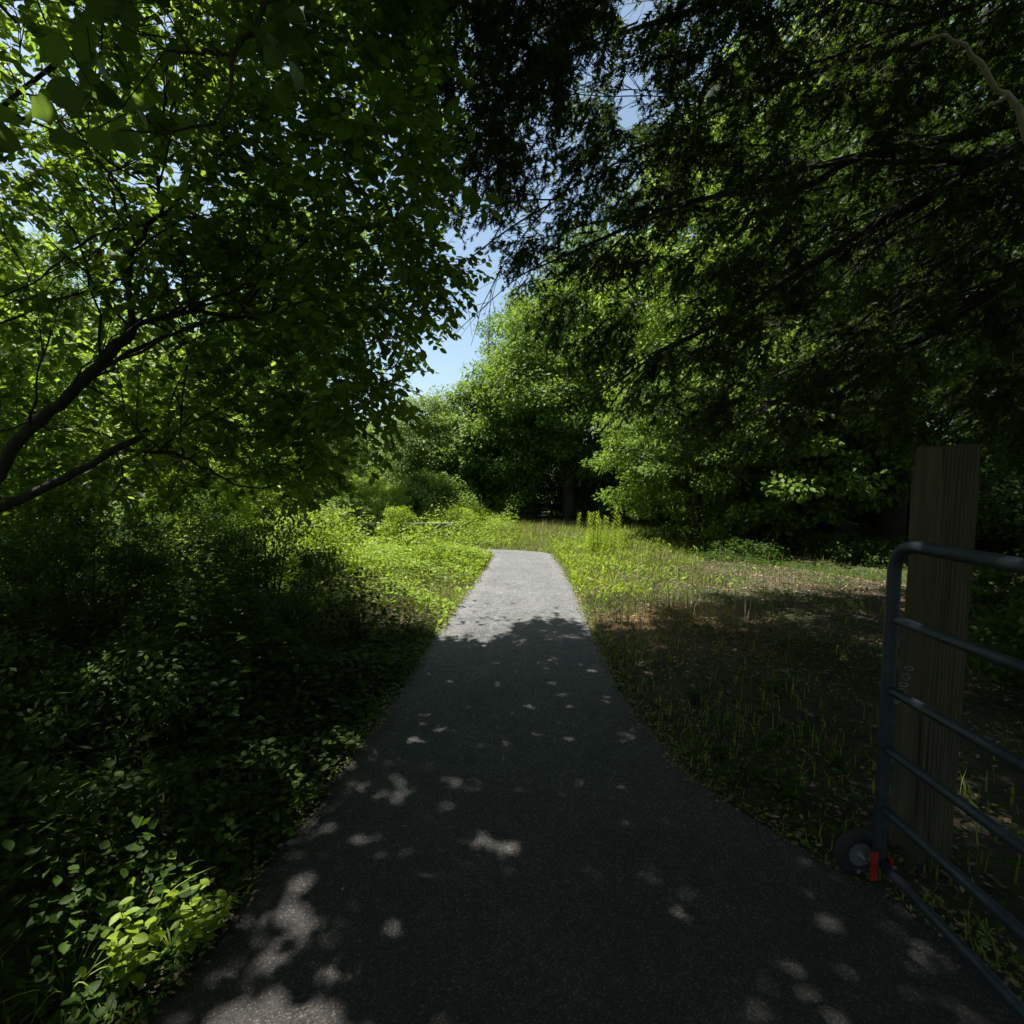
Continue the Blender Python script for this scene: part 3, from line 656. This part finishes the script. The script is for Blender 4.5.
# ------------------------------------------------------------------ shrubs along the left
def shrub(label, loc, h, r, lmat, T=DIAM, leaf=(.03, .055), nclump=60, per=130, group='shrubs in the left thicket', prune=False):
    return clump_tree('shrub', label, loc, h, r, .02, lmat, nclump, per, leaf, T=T, trunk_r=.018, cr=(.10, .24), group=group, cat='shrub', trunkname='stem', multi=4, fill=.5, flat=.7)
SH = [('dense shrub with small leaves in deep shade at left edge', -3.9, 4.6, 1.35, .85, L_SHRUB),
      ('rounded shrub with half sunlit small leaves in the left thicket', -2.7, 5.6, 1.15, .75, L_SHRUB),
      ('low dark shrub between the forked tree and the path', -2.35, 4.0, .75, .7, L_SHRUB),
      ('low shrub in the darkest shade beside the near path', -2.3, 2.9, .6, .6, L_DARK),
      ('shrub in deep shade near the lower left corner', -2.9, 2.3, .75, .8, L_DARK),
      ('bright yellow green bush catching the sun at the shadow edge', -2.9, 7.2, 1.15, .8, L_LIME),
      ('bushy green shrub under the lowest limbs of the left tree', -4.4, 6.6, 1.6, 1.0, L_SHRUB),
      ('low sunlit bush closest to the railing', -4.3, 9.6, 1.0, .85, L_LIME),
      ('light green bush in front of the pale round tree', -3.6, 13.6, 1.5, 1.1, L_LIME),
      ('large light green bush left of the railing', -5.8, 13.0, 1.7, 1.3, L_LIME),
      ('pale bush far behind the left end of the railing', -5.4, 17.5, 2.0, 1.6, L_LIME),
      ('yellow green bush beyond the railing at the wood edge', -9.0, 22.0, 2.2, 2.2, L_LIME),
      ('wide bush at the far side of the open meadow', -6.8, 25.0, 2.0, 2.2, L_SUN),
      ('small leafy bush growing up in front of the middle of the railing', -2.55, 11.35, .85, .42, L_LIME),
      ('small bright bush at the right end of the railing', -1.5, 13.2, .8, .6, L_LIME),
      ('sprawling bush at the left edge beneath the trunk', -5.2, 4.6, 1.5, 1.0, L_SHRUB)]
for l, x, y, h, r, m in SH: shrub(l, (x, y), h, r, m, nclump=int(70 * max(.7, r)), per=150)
for l, x, y, h, r in [('low leafy bush at the foot of the drooping sunlit tree', 4.3, 9.6, .4, .8), ('low dark bush left of the wooden post', 6.2, 9.2, .5, .9), ('dark bush behind the upper rails of the gate', 5.6, 5.4, .8, .8),
                      ('dark low bush behind the lower rails of the gate', 3.9, 3.4, .6, .7)]:
    shrub(l, (x, y), h, r, L_SHRUB, leaf=(.045, .08), nclump=50, per=90, group='low bushes on the right verge')

# ------------------------------------------------------------------ ground cover
def scatter(n, x0, x1, y0, y1, f, bias=1.0):
    P = np.c_[x0 + rng.random(n) * (x1 - x0), y0 + (rng.random(n) ** bias) * (y1 - y0)]
    return P[f(P[:, 0], P[:, 1])]
def blob(x, y, s, seed=0):
    return .5 + .25 * (np.sin(x * s + seed + 1.7 * np.sin(y * s * .7 + seed)) + np.sin(y * s * 1.3 + seed * 2 + 1.3 * np.sin(x * s * .9)))
# dense low leafy cover on the left
P = np.vstack([scatter(34000, -4.5, -.6, .8, 5, lambda x, y: pathdist(x, y) > -.02), scatter(190000, -10, .2, .6, 18, lambda x, y: ((x < np.interp(y, LY, LX) + .02) & (pathdist(x, y) > -.02) | (y > 11.2)) & (rng.random(len(x)) < 1 - .9 * np.clip((x + .6) / .8, 0, 1)))])
dist = pathdist(P[:, 0], P[:, 1]); hh = np.clip(.05 + dist * .55 + .22 * np.clip(P[:, 1] - 6.5, 0, 1.5) / 1.5 * (dist > .03), .04, .7) * (.2 + 1.5 * blob(P[:, 0], P[:, 1], 2.9) ** 1.6)
near = P[:, 1] < 5
hh = np.where((P[:, 0] < -1.2) & (P[:, 0] > -4.7) & (P[:, 1] > 9.2) & (P[:, 1] < 12.3), hh * .42, hh)
z = gz(P[:, 0], P[:, 1]) + hh * rng.random(len(P)) ** .55
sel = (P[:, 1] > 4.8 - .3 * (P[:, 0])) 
sz = np.where(P[:, 1] < 3, rng.uniform(.022, .055, len(P)), rng.uniform(.035, .07, len(P)))
pos = np.c_[P, z]; d = unit(np.c_[rng.normal(0, 1, (len(P), 2)), rng.normal(-.1, .3, len(P))]); nr = rnorm(len(P), .5)
mixr = rng.random(len(P)) + .5 * (blob(P[:, 0], P[:, 1], 4.4, 8) - .5)
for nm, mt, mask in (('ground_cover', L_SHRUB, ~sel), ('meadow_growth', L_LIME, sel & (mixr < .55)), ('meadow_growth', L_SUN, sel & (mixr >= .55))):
    nm_ = mask & (P[:, 1] < 3.6); fm = mask & ~nm_
    V, F, r = join([leaves(T_, pos[q], d[q], nr[q], sz[q]) for T_, q in ((OVATE, nm_), (DIAM, fm)) if q.any()])
    tag(mesh_np(nm, V, F, mt, rnd=r), kind='stuff')

def blades(n_name, P, h, mat, wid=.006, lean=.35):
    n = len(P); z = gz(P[:, 0], P[:, 1]) - .01; a = rng.random(n) * 6.283
    side = np.c_[np.cos(a), np.sin(a), np.zeros(n)] * wid * rng.uniform(.6, 1.4, (n, 1)); fw = np.c_[-np.sin(a), np.cos(a), np.zeros(n)]
    b = np.c_[P, z]; L = rng.uniform(.1, 1, (n, 1)) * lean; up = np.array([0, 0, 1.]); H = h[:, None]
    m1 = b + up * H * .5 + fw * H * L * .25; tip = b + up * H * (1 - .35 * L) + fw * H * L
    V = np.stack([b - side, b + side, m1 + side * .8, m1 - side * .8, tip], 1).reshape(-1, 3)
    f = np.array([(0, 1, 2), (0, 2, 3), (3, 2, 4)]); F = (f[None] + (np.arange(n) * 5)[:, None, None]).reshape(-1, 3)
    return tag(mesh_np(n_name, V, F, mat, rnd=np.repeat(rng.random(n), 3)), kind='stuff')
P = scatter(26000, -4.5, -.36, 8.0, 10.1, lambda x, y: pathdist(x, y) > .02)
z = gz(P[:, 0], P[:, 1]) + rng.random(len(P)) ** .7 * (.10 + .25 * blob(P[:, 0], P[:, 1], 5, 2)) * np.clip(.35 + pathdist(P[:, 0], P[:, 1]) * 2, 0, 1)
V, F, r = leaves(DIAM, np.c_[P, z], unit(np.c_[rng.normal(0, 1, (len(P), 2)), rng.normal(.2, .4, len(P))]), rnorm(len(P), .5), rng.uniform(.035, .07, len(P)))
tag(mesh_np('meadow_growth', V, F, L_LIME, rnd=r), kind='stuff')
# grass beside the path, both sides, and over the bend
def gmask(x, y):
    d = pathdist(x, y)
    dens = np.where(x > 0, np.exp(-np.clip(d, 0, 9) / .45) + .55 * (y > 8.6) * (x < 3.2) + .05 * blob(x, y, 2.2, 3), np.exp(-np.clip(d, 0, 9) / .5) * .8 + .12)
    dens = np.where(y > 10.9, .8, dens) * (.35 + blob(x, y, 3.1, 1.0))
    return (d > -.015) & (rng.random(len(x)) < dens)
P = scatter(150000, -5, 7, 1.2, 16, gmask)
dd = pathdist(P[:, 0], P[:, 1])
h = rng.uniform(.04, .13, len(P)) * (1 + 1.2 * (P[:, 1] > 7) * blob(P[:, 0], P[:, 1], 4.1, 7)) * (.6 + np.clip(dd, 0, .8)) * np.where(P[:, 1] > 10.5, .8, 1)
blades('grass', P, h, GRASS, .004, .7)
P = scatter(46000, -3.4, 4.4, 5.2, 15, lambda x, y: (pathdist(x, y) > .08) & (rng.random(len(x)) < (.2 + .7 * (blob(x, y, 3.7, 5) > .6)) * np.clip(1.6 - .42 * np.clip(x, 0, 9), .08, 1)))
blades('dry_grass', P, rng.uniform(.06, .36, len(P)) * np.where(np.abs(P[:, 1] - 11.5) < 1, .45, 1), STRAW, .003, .3)
# clover and small weeds on the right verge
P = scatter(110000, .8, 9, 1.6, 12.5, lambda x, y: (pathdist(x, y) > .03) & (rng.random(len(x)) < (.34 + .3 * (y > 8.5) + 1.2 * (blob(x, y, 2.6, 9) - .42))) & (x > .5))
z = gz(P[:, 0], P[:, 1]) + rng.uniform(.01, .11, len(P))
V, F, r = leaves(DIAM, np.c_[P, z], unit(np.c_[rng.normal(0, 1, (len(P), 2)), rng.normal(0, .25, len(P))]), rnorm(len(P), .4), rng.uniform(.02, .05, len(P)))
tag(mesh_np('small_weeds', V, F, L_SHRUB, rnd=r), kind='stuff')
# creeping weeds and litter over the edges of the asphalt
for nm, mt, cnt, w0, w1 in (('creeping_weeds', L_SUN, 42000, -.05, .10), ('edge_litter', LITTER, 30000, -.07, .06)):
    P = scatter(cnt * 6, -2.4, 3.0, .6, 10, lambda x, y: (pathdist(x, y) > w0 * (.3 + 1.3 * blob(x, y, 9, 4))) & (pathdist(x, y) < w1) & (rng.random(len(x)) < .35))
    V, F, r = leaves(DIAM, np.c_[P, np.maximum(.014, gz(P[:, 0], P[:, 1])) + rng.uniform(.002, .03, len(P))], unit(np.c_[rng.normal(0, 1, (len(P), 2)), rng.normal(0, .25, len(P))]), rnorm(len(P), .4), rng.uniform(.010, .03, len(P)))
    tag(mesh_np(nm, V, F, mt, rnd=r), kind='stuff')
# lush weeds beside the sunlit end of the path
P = scatter(24000, .8, 3.6, 6.2, 12.5, lambda x, y: (pathdist(x, y) > .03) & (rng.random(len(x)) < np.exp(-np.clip(pathdist(x, y), 0, 9) / .7) * (.3 + blob(x, y, 4.7, 6))))
V, F, r = leaves(LANCE, np.c_[P, gz(P[:, 0], P[:, 1]) + rng.random(len(P)) ** .7 * .19], unit(np.c_[rng.normal(0, .7, (len(P), 2)), rng.uniform(.2, 1.2, len(P))]), rnorm(len(P), .6), rng.uniform(.05, .10, len(P)))
tag(mesh_np('lush_weeds', V, F, L_LIME, rnd=r), kind='stuff')
# leaf litter
P = scatter(60000, .6, 10, 1.3, 11, lambda x, y: (pathdist(x, y) > -.01) & (rng.random(len(x)) < .25 + .8 * blob(x, y, 1.7, 2)))
z = gz(P[:, 0], P[:, 1]) + rng.uniform(-.003, .015, len(P))
V, F, r = leaves(DIAM, np.c_[P, z], unit(np.c_[rng.normal(0, 1, (len(P), 2)), rng.normal(0, .15, len(P))]), rnorm(len(P), .3), rng.uniform(.015, .05, len(P)))
tag(mesh_np('leaf_litter', V, F, LITTER, rnd=r), kind='stuff')
P = scatter(1500, -1.2, 1.6, .9, 8, lambda x, y: (pathdist(x, y) < .0) & (rng.random(len(x)) < np.clip(.05 + np.exp(pathdist(x, y) * 9), 0, 1) * .8))
V, F, r = leaves(DIAM, np.c_[P, np.full(len(P), .022)], unit(np.c_[rng.normal(0, 1, (len(P), 2)), np.zeros(len(P))]), rnorm(len(P), .15), rng.uniform(.008, .025, len(P)))
tag(mesh_np('debris', V, F, LITTER, rnd=r), kind='stuff')

# ------------------------------------------------------------------ individual plants
def leafy_plant(name, label, loc, h, nstem, nleaf, leaf, mat, T=OVATE, group=None, spread=.12, cat='plant'):
    base = thing(name, label, cat, (loc[0], loc[1], float(gz(*loc)) - .01), group)
    tubes, pos, dr, nr, sz = [], [], [], [], []
    for s in range(nstem):
        a = rng.random() * 6.28; q = spread * rng.uniform(.3, 1); H = h * rng.uniform(.6, 1)
        tp = smooth_line([(q * .3 * math.cos(a), q * .3 * math.sin(a), 0), (q * .7 * math.cos(a), q * .7 * math.sin(a), H * .55), (q * 1.4 * math.cos(a), q * 1.4 * math.sin(a), H)], 8, .002)
        tubes.append(tube_np(tp, np.linspace(.0035, .0012, len(tp)), 4))
        for k in range(nleaf):
            t = .25 + .75 * (k + 1) / nleaf; p = np.array([np.interp(t, np.linspace(0, 1, len(tp)), tp[:, j]) for j in range(3)]); b = k * 2.4 + a
            pos.append(p); dr.append((math.cos(b), math.sin(b), rng.uniform(-.25, .35))); nr.append((-.25 * math.cos(b) + rng.normal(0, .25), -.25 * math.sin(b) + rng.normal(0, .25), 1)); sz.append(rng.uniform(*leaf) * (1.15 - .5 * t))
    V, F, r = join(tubes); mesh_np('stem', V, F, mat, base, rnd=r, smooth=True)
    V, F, r = leaves(T, np.array(pos), np.array(dr, float), unit(np.array(nr, float)), np.array(sz)); mesh_np('foliage', V, F, mat, base, rnd=r)
    return base
g = 'leafy plants at the left path edge'
for l, x, y, h in [('broad leaved plant lit by the sun at the bottom left beside the path', -1.20, 1.52, .26), ('small sunlit plant touching the path edge near the bottom left', -1.10, 1.66, .17),
                   ('broad leaved plant behind the brightest one at the bottom left', -1.30, 1.72, .22)]:
    leafy_plant('leafy_plant', l, (x, y), h, 9, 8, (.04, .075), L_LIME, group=g, spread=.11)
for k, (x, y, h) in enumerate(sorted([(-1.05, 2.78, .2), (-1.18, 2.5, .22), (-1.3, 2.95, .3), (-1.1, 3.25, .2), (-1.45, 2.6, .3), (-1.7, 3.2, .35), (-1.9, 2.4, .4), (-1.6, 2.0, .3), (-2.1, 3.4, .4), (-1.25, 3.9, .25), (-1.15, 2.1, .15), (-1.4, 1.9, .25), (-1.8, 1.6, .3), (-1.5, 4.3, .3)], key=lambda q: q[1])):
    leafy_plant('woodland_plant', '%s nearest of the shaded broad leaved plants left of the near path' % ORD[k], (x, y), h, 5, 6, (.06, .10), L_SHRUB, group='shaded plants left of the near path', spread=.12)
for k, (x, y, h) in enumerate(sorted([(1.25, 2.55, .10), (1.35, 2.4, .12), (1.15, 2.8, .09), (1.5, 2.9, .10), (1.7, 2.6, .12), (1.3, 3.5, .1), (1.9, 3.6, .12)], key=lambda q: q[1])):
    leafy_plant('verge_weed', '%s nearest of the low broad leaved weeds by the right path edge' % ORD[k], (x, y), h, 4, 5, (.04, .07), L_SHRUB, group='weeds by the right path edge', spread=.06)
def grass_tuft(label, loc, h, n, group):
    base = thing('grass_tuft', label, 'grass tuft', (loc[0], loc[1], float(gz(*loc)) - .01), group); parts = []
    for k in range(n):
        a = rng.random() * 6.28; L = h * rng.uniform(.6, 1.1); o_ = np.array([math.cos(a), math.sin(a), 0]); sd_ = np.array([-o_[1], o_[0], 0]) * .0035
        u = np.linspace(0, 1, 7)[:, None]; c = o_ * (.015 + L * .75 * u ** 1.8) + np.array([0, 0, 1.]) * (L * (u - .45 * u ** 2.6)); wv = (1 - u) ** .6 + .05
        V = np.vstack([c - sd_ * wv, c + sd_ * wv]); F = [(i, i + 1, i + 8) for i in range(6)] + [(i, i + 8, i + 7) for i in range(6)]
        parts.append((V, np.array(F), np.full(12, rng.random())))
    V, F, r = join(parts); mesh_np('blades', V, F, GRASS, base, rnd=r); return base
for k, (x, y, h) in enumerate([(-1.28, 1.62, .30), (-1.12, 1.58, .16), (-1.08, 1.78, .13), (-1.35, 1.45, .26), (-1.0, 2.4, .14), (-.95, 2.95, .12)]):
    grass_tuft('%s nearest of the arching grass tufts along the left path edge' % ORD[[2, 1, 3, 0, 4, 5][k]], (x, y), h, 16, 'grass tufts along the left path edge')
tw = sorted([(-1.75, 2.1), (-2.1, 1.7), (-1.5, 3.4), (-1.9, 3.0), (-2.4, 3.6), (-1.4, 4.5), (-2.0, 4.6), (-2.7, 3.0), (-3.2, 3.6), (-1.6, 5.4), (-2.6, 5.0), (-1.5, 2.5)], key=lambda q: q[1])
for k, (x, y) in enumerate(tw):
    leafy_plant('tall_weed', '%s nearest of the tall leafy weeds standing in the dark left undergrowth' % ORD[k], (x, y), rng.uniform(.55, .95), 5, 13, (.05, .10), L_SHRUB, T=(OVATE, LANCE)[k % 2], group='tall weeds in the dark left undergrowth', spread=.16)
# goldenrod: upright leafy stems
def goldenrod(label, loc, h, group):
    base = thing('goldenrod', label, 'plant', (loc[0], loc[1], float(gz(*loc)) - .01), group)
    k = np.arange(60); t = .12 + .88 * k / 60; ln = rng.normal(0, .04, 2)
    tp = np.array([(ln[0] * u * u, ln[1] * u * u, h * u) for u in np.linspace(0, 1, 8)])
    V, F, r = tube_np(tp, np.linspace(.005, .0015, 8), 5); mesh_np('stem', V, F, L_LIME, base, rnd=r, smooth=True)
    a = k * 2.4; p = np.c_[ln[0] * t * t, ln[1] * t * t, h * t]
    d = np.c_[np.cos(a), np.sin(a), .25 + .9 * t ** 3]; n = unit(np.c_[-.4 * np.cos(a), -.4 * np.sin(a), np.ones(60)])
    V, F, r = leaves(LANCE, p, d, n, (.17 - .10 * t) * rng.uniform(.8, 1.2, 60)); mesh_np('foliage', V, F, L_LIME, base, rnd=r)
    return base
src = goldenrod('first from the left of the tall leafy weed stems right of the path end', (1.38, 10.6), .8, 'tall weed stems right of the path end')
gr = sorted([(1.5 + .9 * rng.random() ** 1.3, 9.6 + rng.random() * 1.6) for k in range(17)], key=lambda q: q[0] / q[1])
for k, (x, y) in enumerate(gr):
    dup(src, (x, y, float(gz(x, y))), rng.random() * 6, rng.uniform(.62, 1.08), '%s from the left of the tall leafy weed stems right of the path end' % ORD[k + 1])
# saplings standing out of the meadow on the left
for l, x, y, h, m in [('thin upright leafy sapling in the sunlit meadow left of the path', -2.15, 9.6, 1.15, L_LIME), ('reddish tipped sapling beside the railing', -1.35, 10.2 - 1.0, .85, L_LIME), ('short pale sapling left of the railing', -3.1, 8.4, .9, L_LIME)]:
    leafy_plant('sapling', l, (x, y), h, 6, 26, (.05, .09), m, T=DIAM, spread=.22, cat='sapling')
leafy_plant('sapling', 'small reddish bush in the meadow close to the path', (-1.55, 8.9), .62, 8, 16, (.03, .05), RUST, T=DIAM, spread=.25, cat='sapling')
# dry stalks
def stalk(label, loc, h):
    base = thing('dry_stalk', label, 'plant', (loc[0], loc[1], float(gz(*loc)) - .01), 'dry seed stalks on the sunlit right verge')
    tp = smooth_line([(0, 0, 0), (.01, .01, h * .5), (.03, 0, h)], 8); V, F, r = tube_np(tp, np.linspace(.004, .002, len(tp)), 5); mesh_np('stem', V, F, STRAW, base, rnd=r)
    n = 50; t = .6 + .4 * rng.random(n); p = np.c_[.03 * t, np.zeros(n), h * t]; a = rng.random(n) * 6.28
    V, F, r = leaves(DIAM, p, np.c_[np.cos(a) * .5, np.sin(a) * .5, np.ones(n)], rnorm(n, 1), rng.uniform(.02, .04, n)); mesh_np('seed_head', V, F, STRAW, base, rnd=r)
stalk('pale dry seed stalk standing in the sunlit patch of the right verge', (3.15, 7.75), .46)
stalk('shorter dry stalk left of the tallest one on the right verge', (2.4, 8.3), .34)

# ------------------------------------------------------------------ gate, post and railing
def cyl_path(name, pts, r, mat, parent, n=14):
    V, F, _ = tube_np(np.array(pts, float), np.full(len(pts), r) if np.isscalar(r) else r, n); return mesh_np(name, V, F, mat, parent, smooth=True)
def box(name, lo, hi, mat, parent=None, bev=.004):
    import bmesh
    bm = bmesh.new(); bmesh.ops.create_cube(bm, size=1)
    for v in bm.verts:
        v.co = Vector([(lo[i] + hi[i]) / 2 + v.co[i] * (hi[i] - lo[i]) for i in range(3)])
    if bev: bmesh.ops.bevel(bm, geom=bm.edges[:], offset=bev, segments=2, affect='EDGES')
    me = bpy.data.meshes.new(name); bm.to_mesh(me); bm.free(); me.materials.append(mat)
    o = bpy.data.objects.new(name, me); COL.objects.link(o); o.parent = parent; return o

gate = thing('metal_gate', 'blue grey tubular steel farm gate standing open on its wheel at the right edge', 'gate', (1.42, 1.88, 0))
H = [1.346, 1.065, .793, .563, .326, .11]; LEN = 3.4; rr = .021
arc = [(0, -.10 + .10 * math.cos(a), H[0] - .10 + .10 * math.sin(a)) for a in np.linspace(0, math.pi / 2, 9)]
pts = [(0, 0, H[5] - .01)] + [(0, 0, z) for z in np.linspace(H[5] + .05, H[0] - .14, 6)] + arc
pts += [(0, y, H[0]) for y in np.linspace(-.3, -LEN + .3, 8)]
arc2 = [(0, -LEN + .10 - .10 * math.sin(a), H[0] - .10 + .10 * math.cos(a)) for a in np.linspace(0, math.pi / 2, 9)]
pts += arc2 + [(0, -LEN, z) for z in np.linspace(H[0] - .16, H[5], 6)]
# keep the ring frame steady round the bends: the frame lies in the plane x = 0
def planar_tube(name, pts, r, mat, parent, n=14):
    P = np.array(pts, float); t = unit(np.gradient(P, axis=0)); a = np.tile([1., 0, 0], (len(P), 1)); b = np.cross(t, a); th = np.arange(n) * 2 * np.pi / n
    V = (P[:, None] + r * (np.cos(th)[None, :, None] * a[:, None] + np.sin(th)[None, :, None] * b[:, None])).reshape(-1, 3); F = []
    for i in range(len(P) - 1):
        for j in range(n): F.append((i * n + j, i * n + (j + 1) % n, (i + 1) * n + (j + 1) % n, (i + 1) * n + j))
    return mesh_np(name, V, F, mat, parent, smooth=True)
planar_tube('frame', pts, rr + .002, STEEL, gate)
for z in H[1:]:
    cyl_path('rail', [(0, y, z + .0) for y in np.linspace(-.012, -LEN + .012, 8)], rr * .84, STEEL, gate)
for y in (-1.2, -2.3):
    box('brace', (-.032, y - .02, H[5] - .02), (-.023, y + .02, H[0] - .01), STEEL, gate, .001)
# wheel and its red bracket
wh = thing('wheel', None, None, (-.04, .055, .098)); wh.parent = gate; del_keys = [k for k in wh.keys()]
import bmesh
def torus(name, R0, r0, sy, mat, parent, n=36, m=12):
    V = []; F = []
    for i in range(n):
        a = 2 * math.pi * i / n
        for j in range(m):
            b = 2 * math.pi * j / m
            rad = R0 + r0 * math.cos(b) * (1.0 if math.cos(b) < 0 else .95 + .04 * (i % 2))
            V.append((rad * math.cos(a), r0 * sy * math.sin(b), rad * math.sin(a)))
    for i in range(n):
        for j in range(m): F.append((i * m + j, i * m + (j + 1) % m, ((i + 1) % n) * m + (j + 1) % m, ((i + 1) % n) * m + j))
    return mesh_np(name, V, F, mat, parent, smooth=True)
torus('tyre', .069, .027, .85, RUBBER, wh)
prof = [(.0, -.022), (.011, -.022), (.012, -.017), (.022, -.016), (.036, -.010), (.044, -.014), (.050, -.010), (.050, .010), (.030, .016), (0, .02)]
V = []; F = []; n = 28
for rad, y in prof:
    for i in range(n): V.append((rad * math.cos(2 * math.pi * i / n), y, rad * math.sin(2 * math.pi * i / n)))
for k in range(len(prof) - 1):
    for i in range(n): F.append((k * n + i, k * n + (i + 1) % n, (k + 1) * n + (i + 1) % n, (k + 1) * n + i))
mesh_np('rim', V, F, HUB, wh, smooth=True)
cyl_path('axle', [(0, y, 0) for y in (-.045, 0, .045)], .007, ZINC, wh)
box('bracket', (-.052, -.034, .05), (-.024, -.026, .165), RED, gate, .002)
box('bracket', (.024, -.034, .105), (.032, .03, .135), RED, gate, .002)
# latch chain at the end post
cv = []
for k in range(12):
    a = k / 11; c = np.array([.0 + .12 * a, .026 + .03 * a, .80 - .10 * math.sin(a * math.pi) + .05 * a])
    ring = [(c[0] + .015 * math.cos(t), c[1] + (.005 * math.sin(t) if k % 2 else 0), c[2] + .012 * math.sin(t) * (1 if not k % 2 else .5)) for t in np.linspace(0, 6.283, 13)]
    cv.append(tube_np(np.array(ring), np.full(13, .0022), 5))
V, F, r = join(cv); mesh_np('chain', V, F, ZINC, gate, smooth=True)

post = thing('wooden_post', 'thick square weathered timber post behind the end of the steel gate', 'post', (1.70, 2.035, 0))
me = bmesh.new(); rings = []
for z in np.linspace(-.05, 1.715, 12):
    s = .072 + rng.normal(0, .0012); rings.append([me.verts.new((sx * s + .0 + .01 * z, sy * .075 + rng.normal(0, .001), z + (0 if z < 1.7 else sx * .004))) for sx, sy in ((-1, -1), (1, -1), (1, 1), (-1, 1))])
for a, b in zip(rings, rings[1:]):
    for i in range(4): me.faces.new((a[i], a[(i + 1) % 4], b[(i + 1) % 4], b[i]))
me.faces.new(rings[-1]); me.faces.new(rings[0][::-1])
es = [e for e in me.edges if abs(e.verts[0].co.z - e.verts[1].co.z) > .05 or (e.verts[0].co.z > 1.69 and e.verts[1].co.z > 1.69)]
bmesh.ops.bevel(me, geom=es, offset=.008, segments=2, affect='EDGES')
mm = bpy.data.meshes.new('timber'); me.to_mesh(mm); me.free(); mm.materials.append(WOOD)
po = bpy.data.objects.new('timber', mm); COL.objects.link(po); po.parent = post

rail = thing('wooden_railing', 'low weathered grey timber rail of a footbridge half hidden in the meadow', 'railing', (-2.9, 12.0, float(gz(-2.9, 12)) - .02))
for x in (-1.05, .25, 1.35):
    box('post', (x - .06, -.05, -.1), (x + .06, .05, .36), WOODG, rail)
box('top_rail', (-1.25, -.09, .362), (.30, .09, .45), WOODG, rail)
box('top_rail', (.32, -.09, .362), (1.55, .09, .448), WOODG, rail)
box('lower_rail', (-1.2, -.075, .10), (1.5, -.052, .18), WOODG, rail)
# dark undergrowth that closes the hollow behind the bend
for l, x, y, h, r in [('tall dark bush in the hollow beside the far trunk', 1.7, 20.6, 3.4, 1.8), ('dark bush low in the hollow right of the far trunk', 2.7, 17.9, 1.5, 1.0)]:
    clump_tree('undergrowth_bush', l, (x, y), h, r, .02, L_DARK, 90, 200, (.07, .12), cr=(.25, .5), trunk_r=.03, multi=4, trunkname='stem', cat='bush', group='undergrowth below the forest trees', shape=.5)
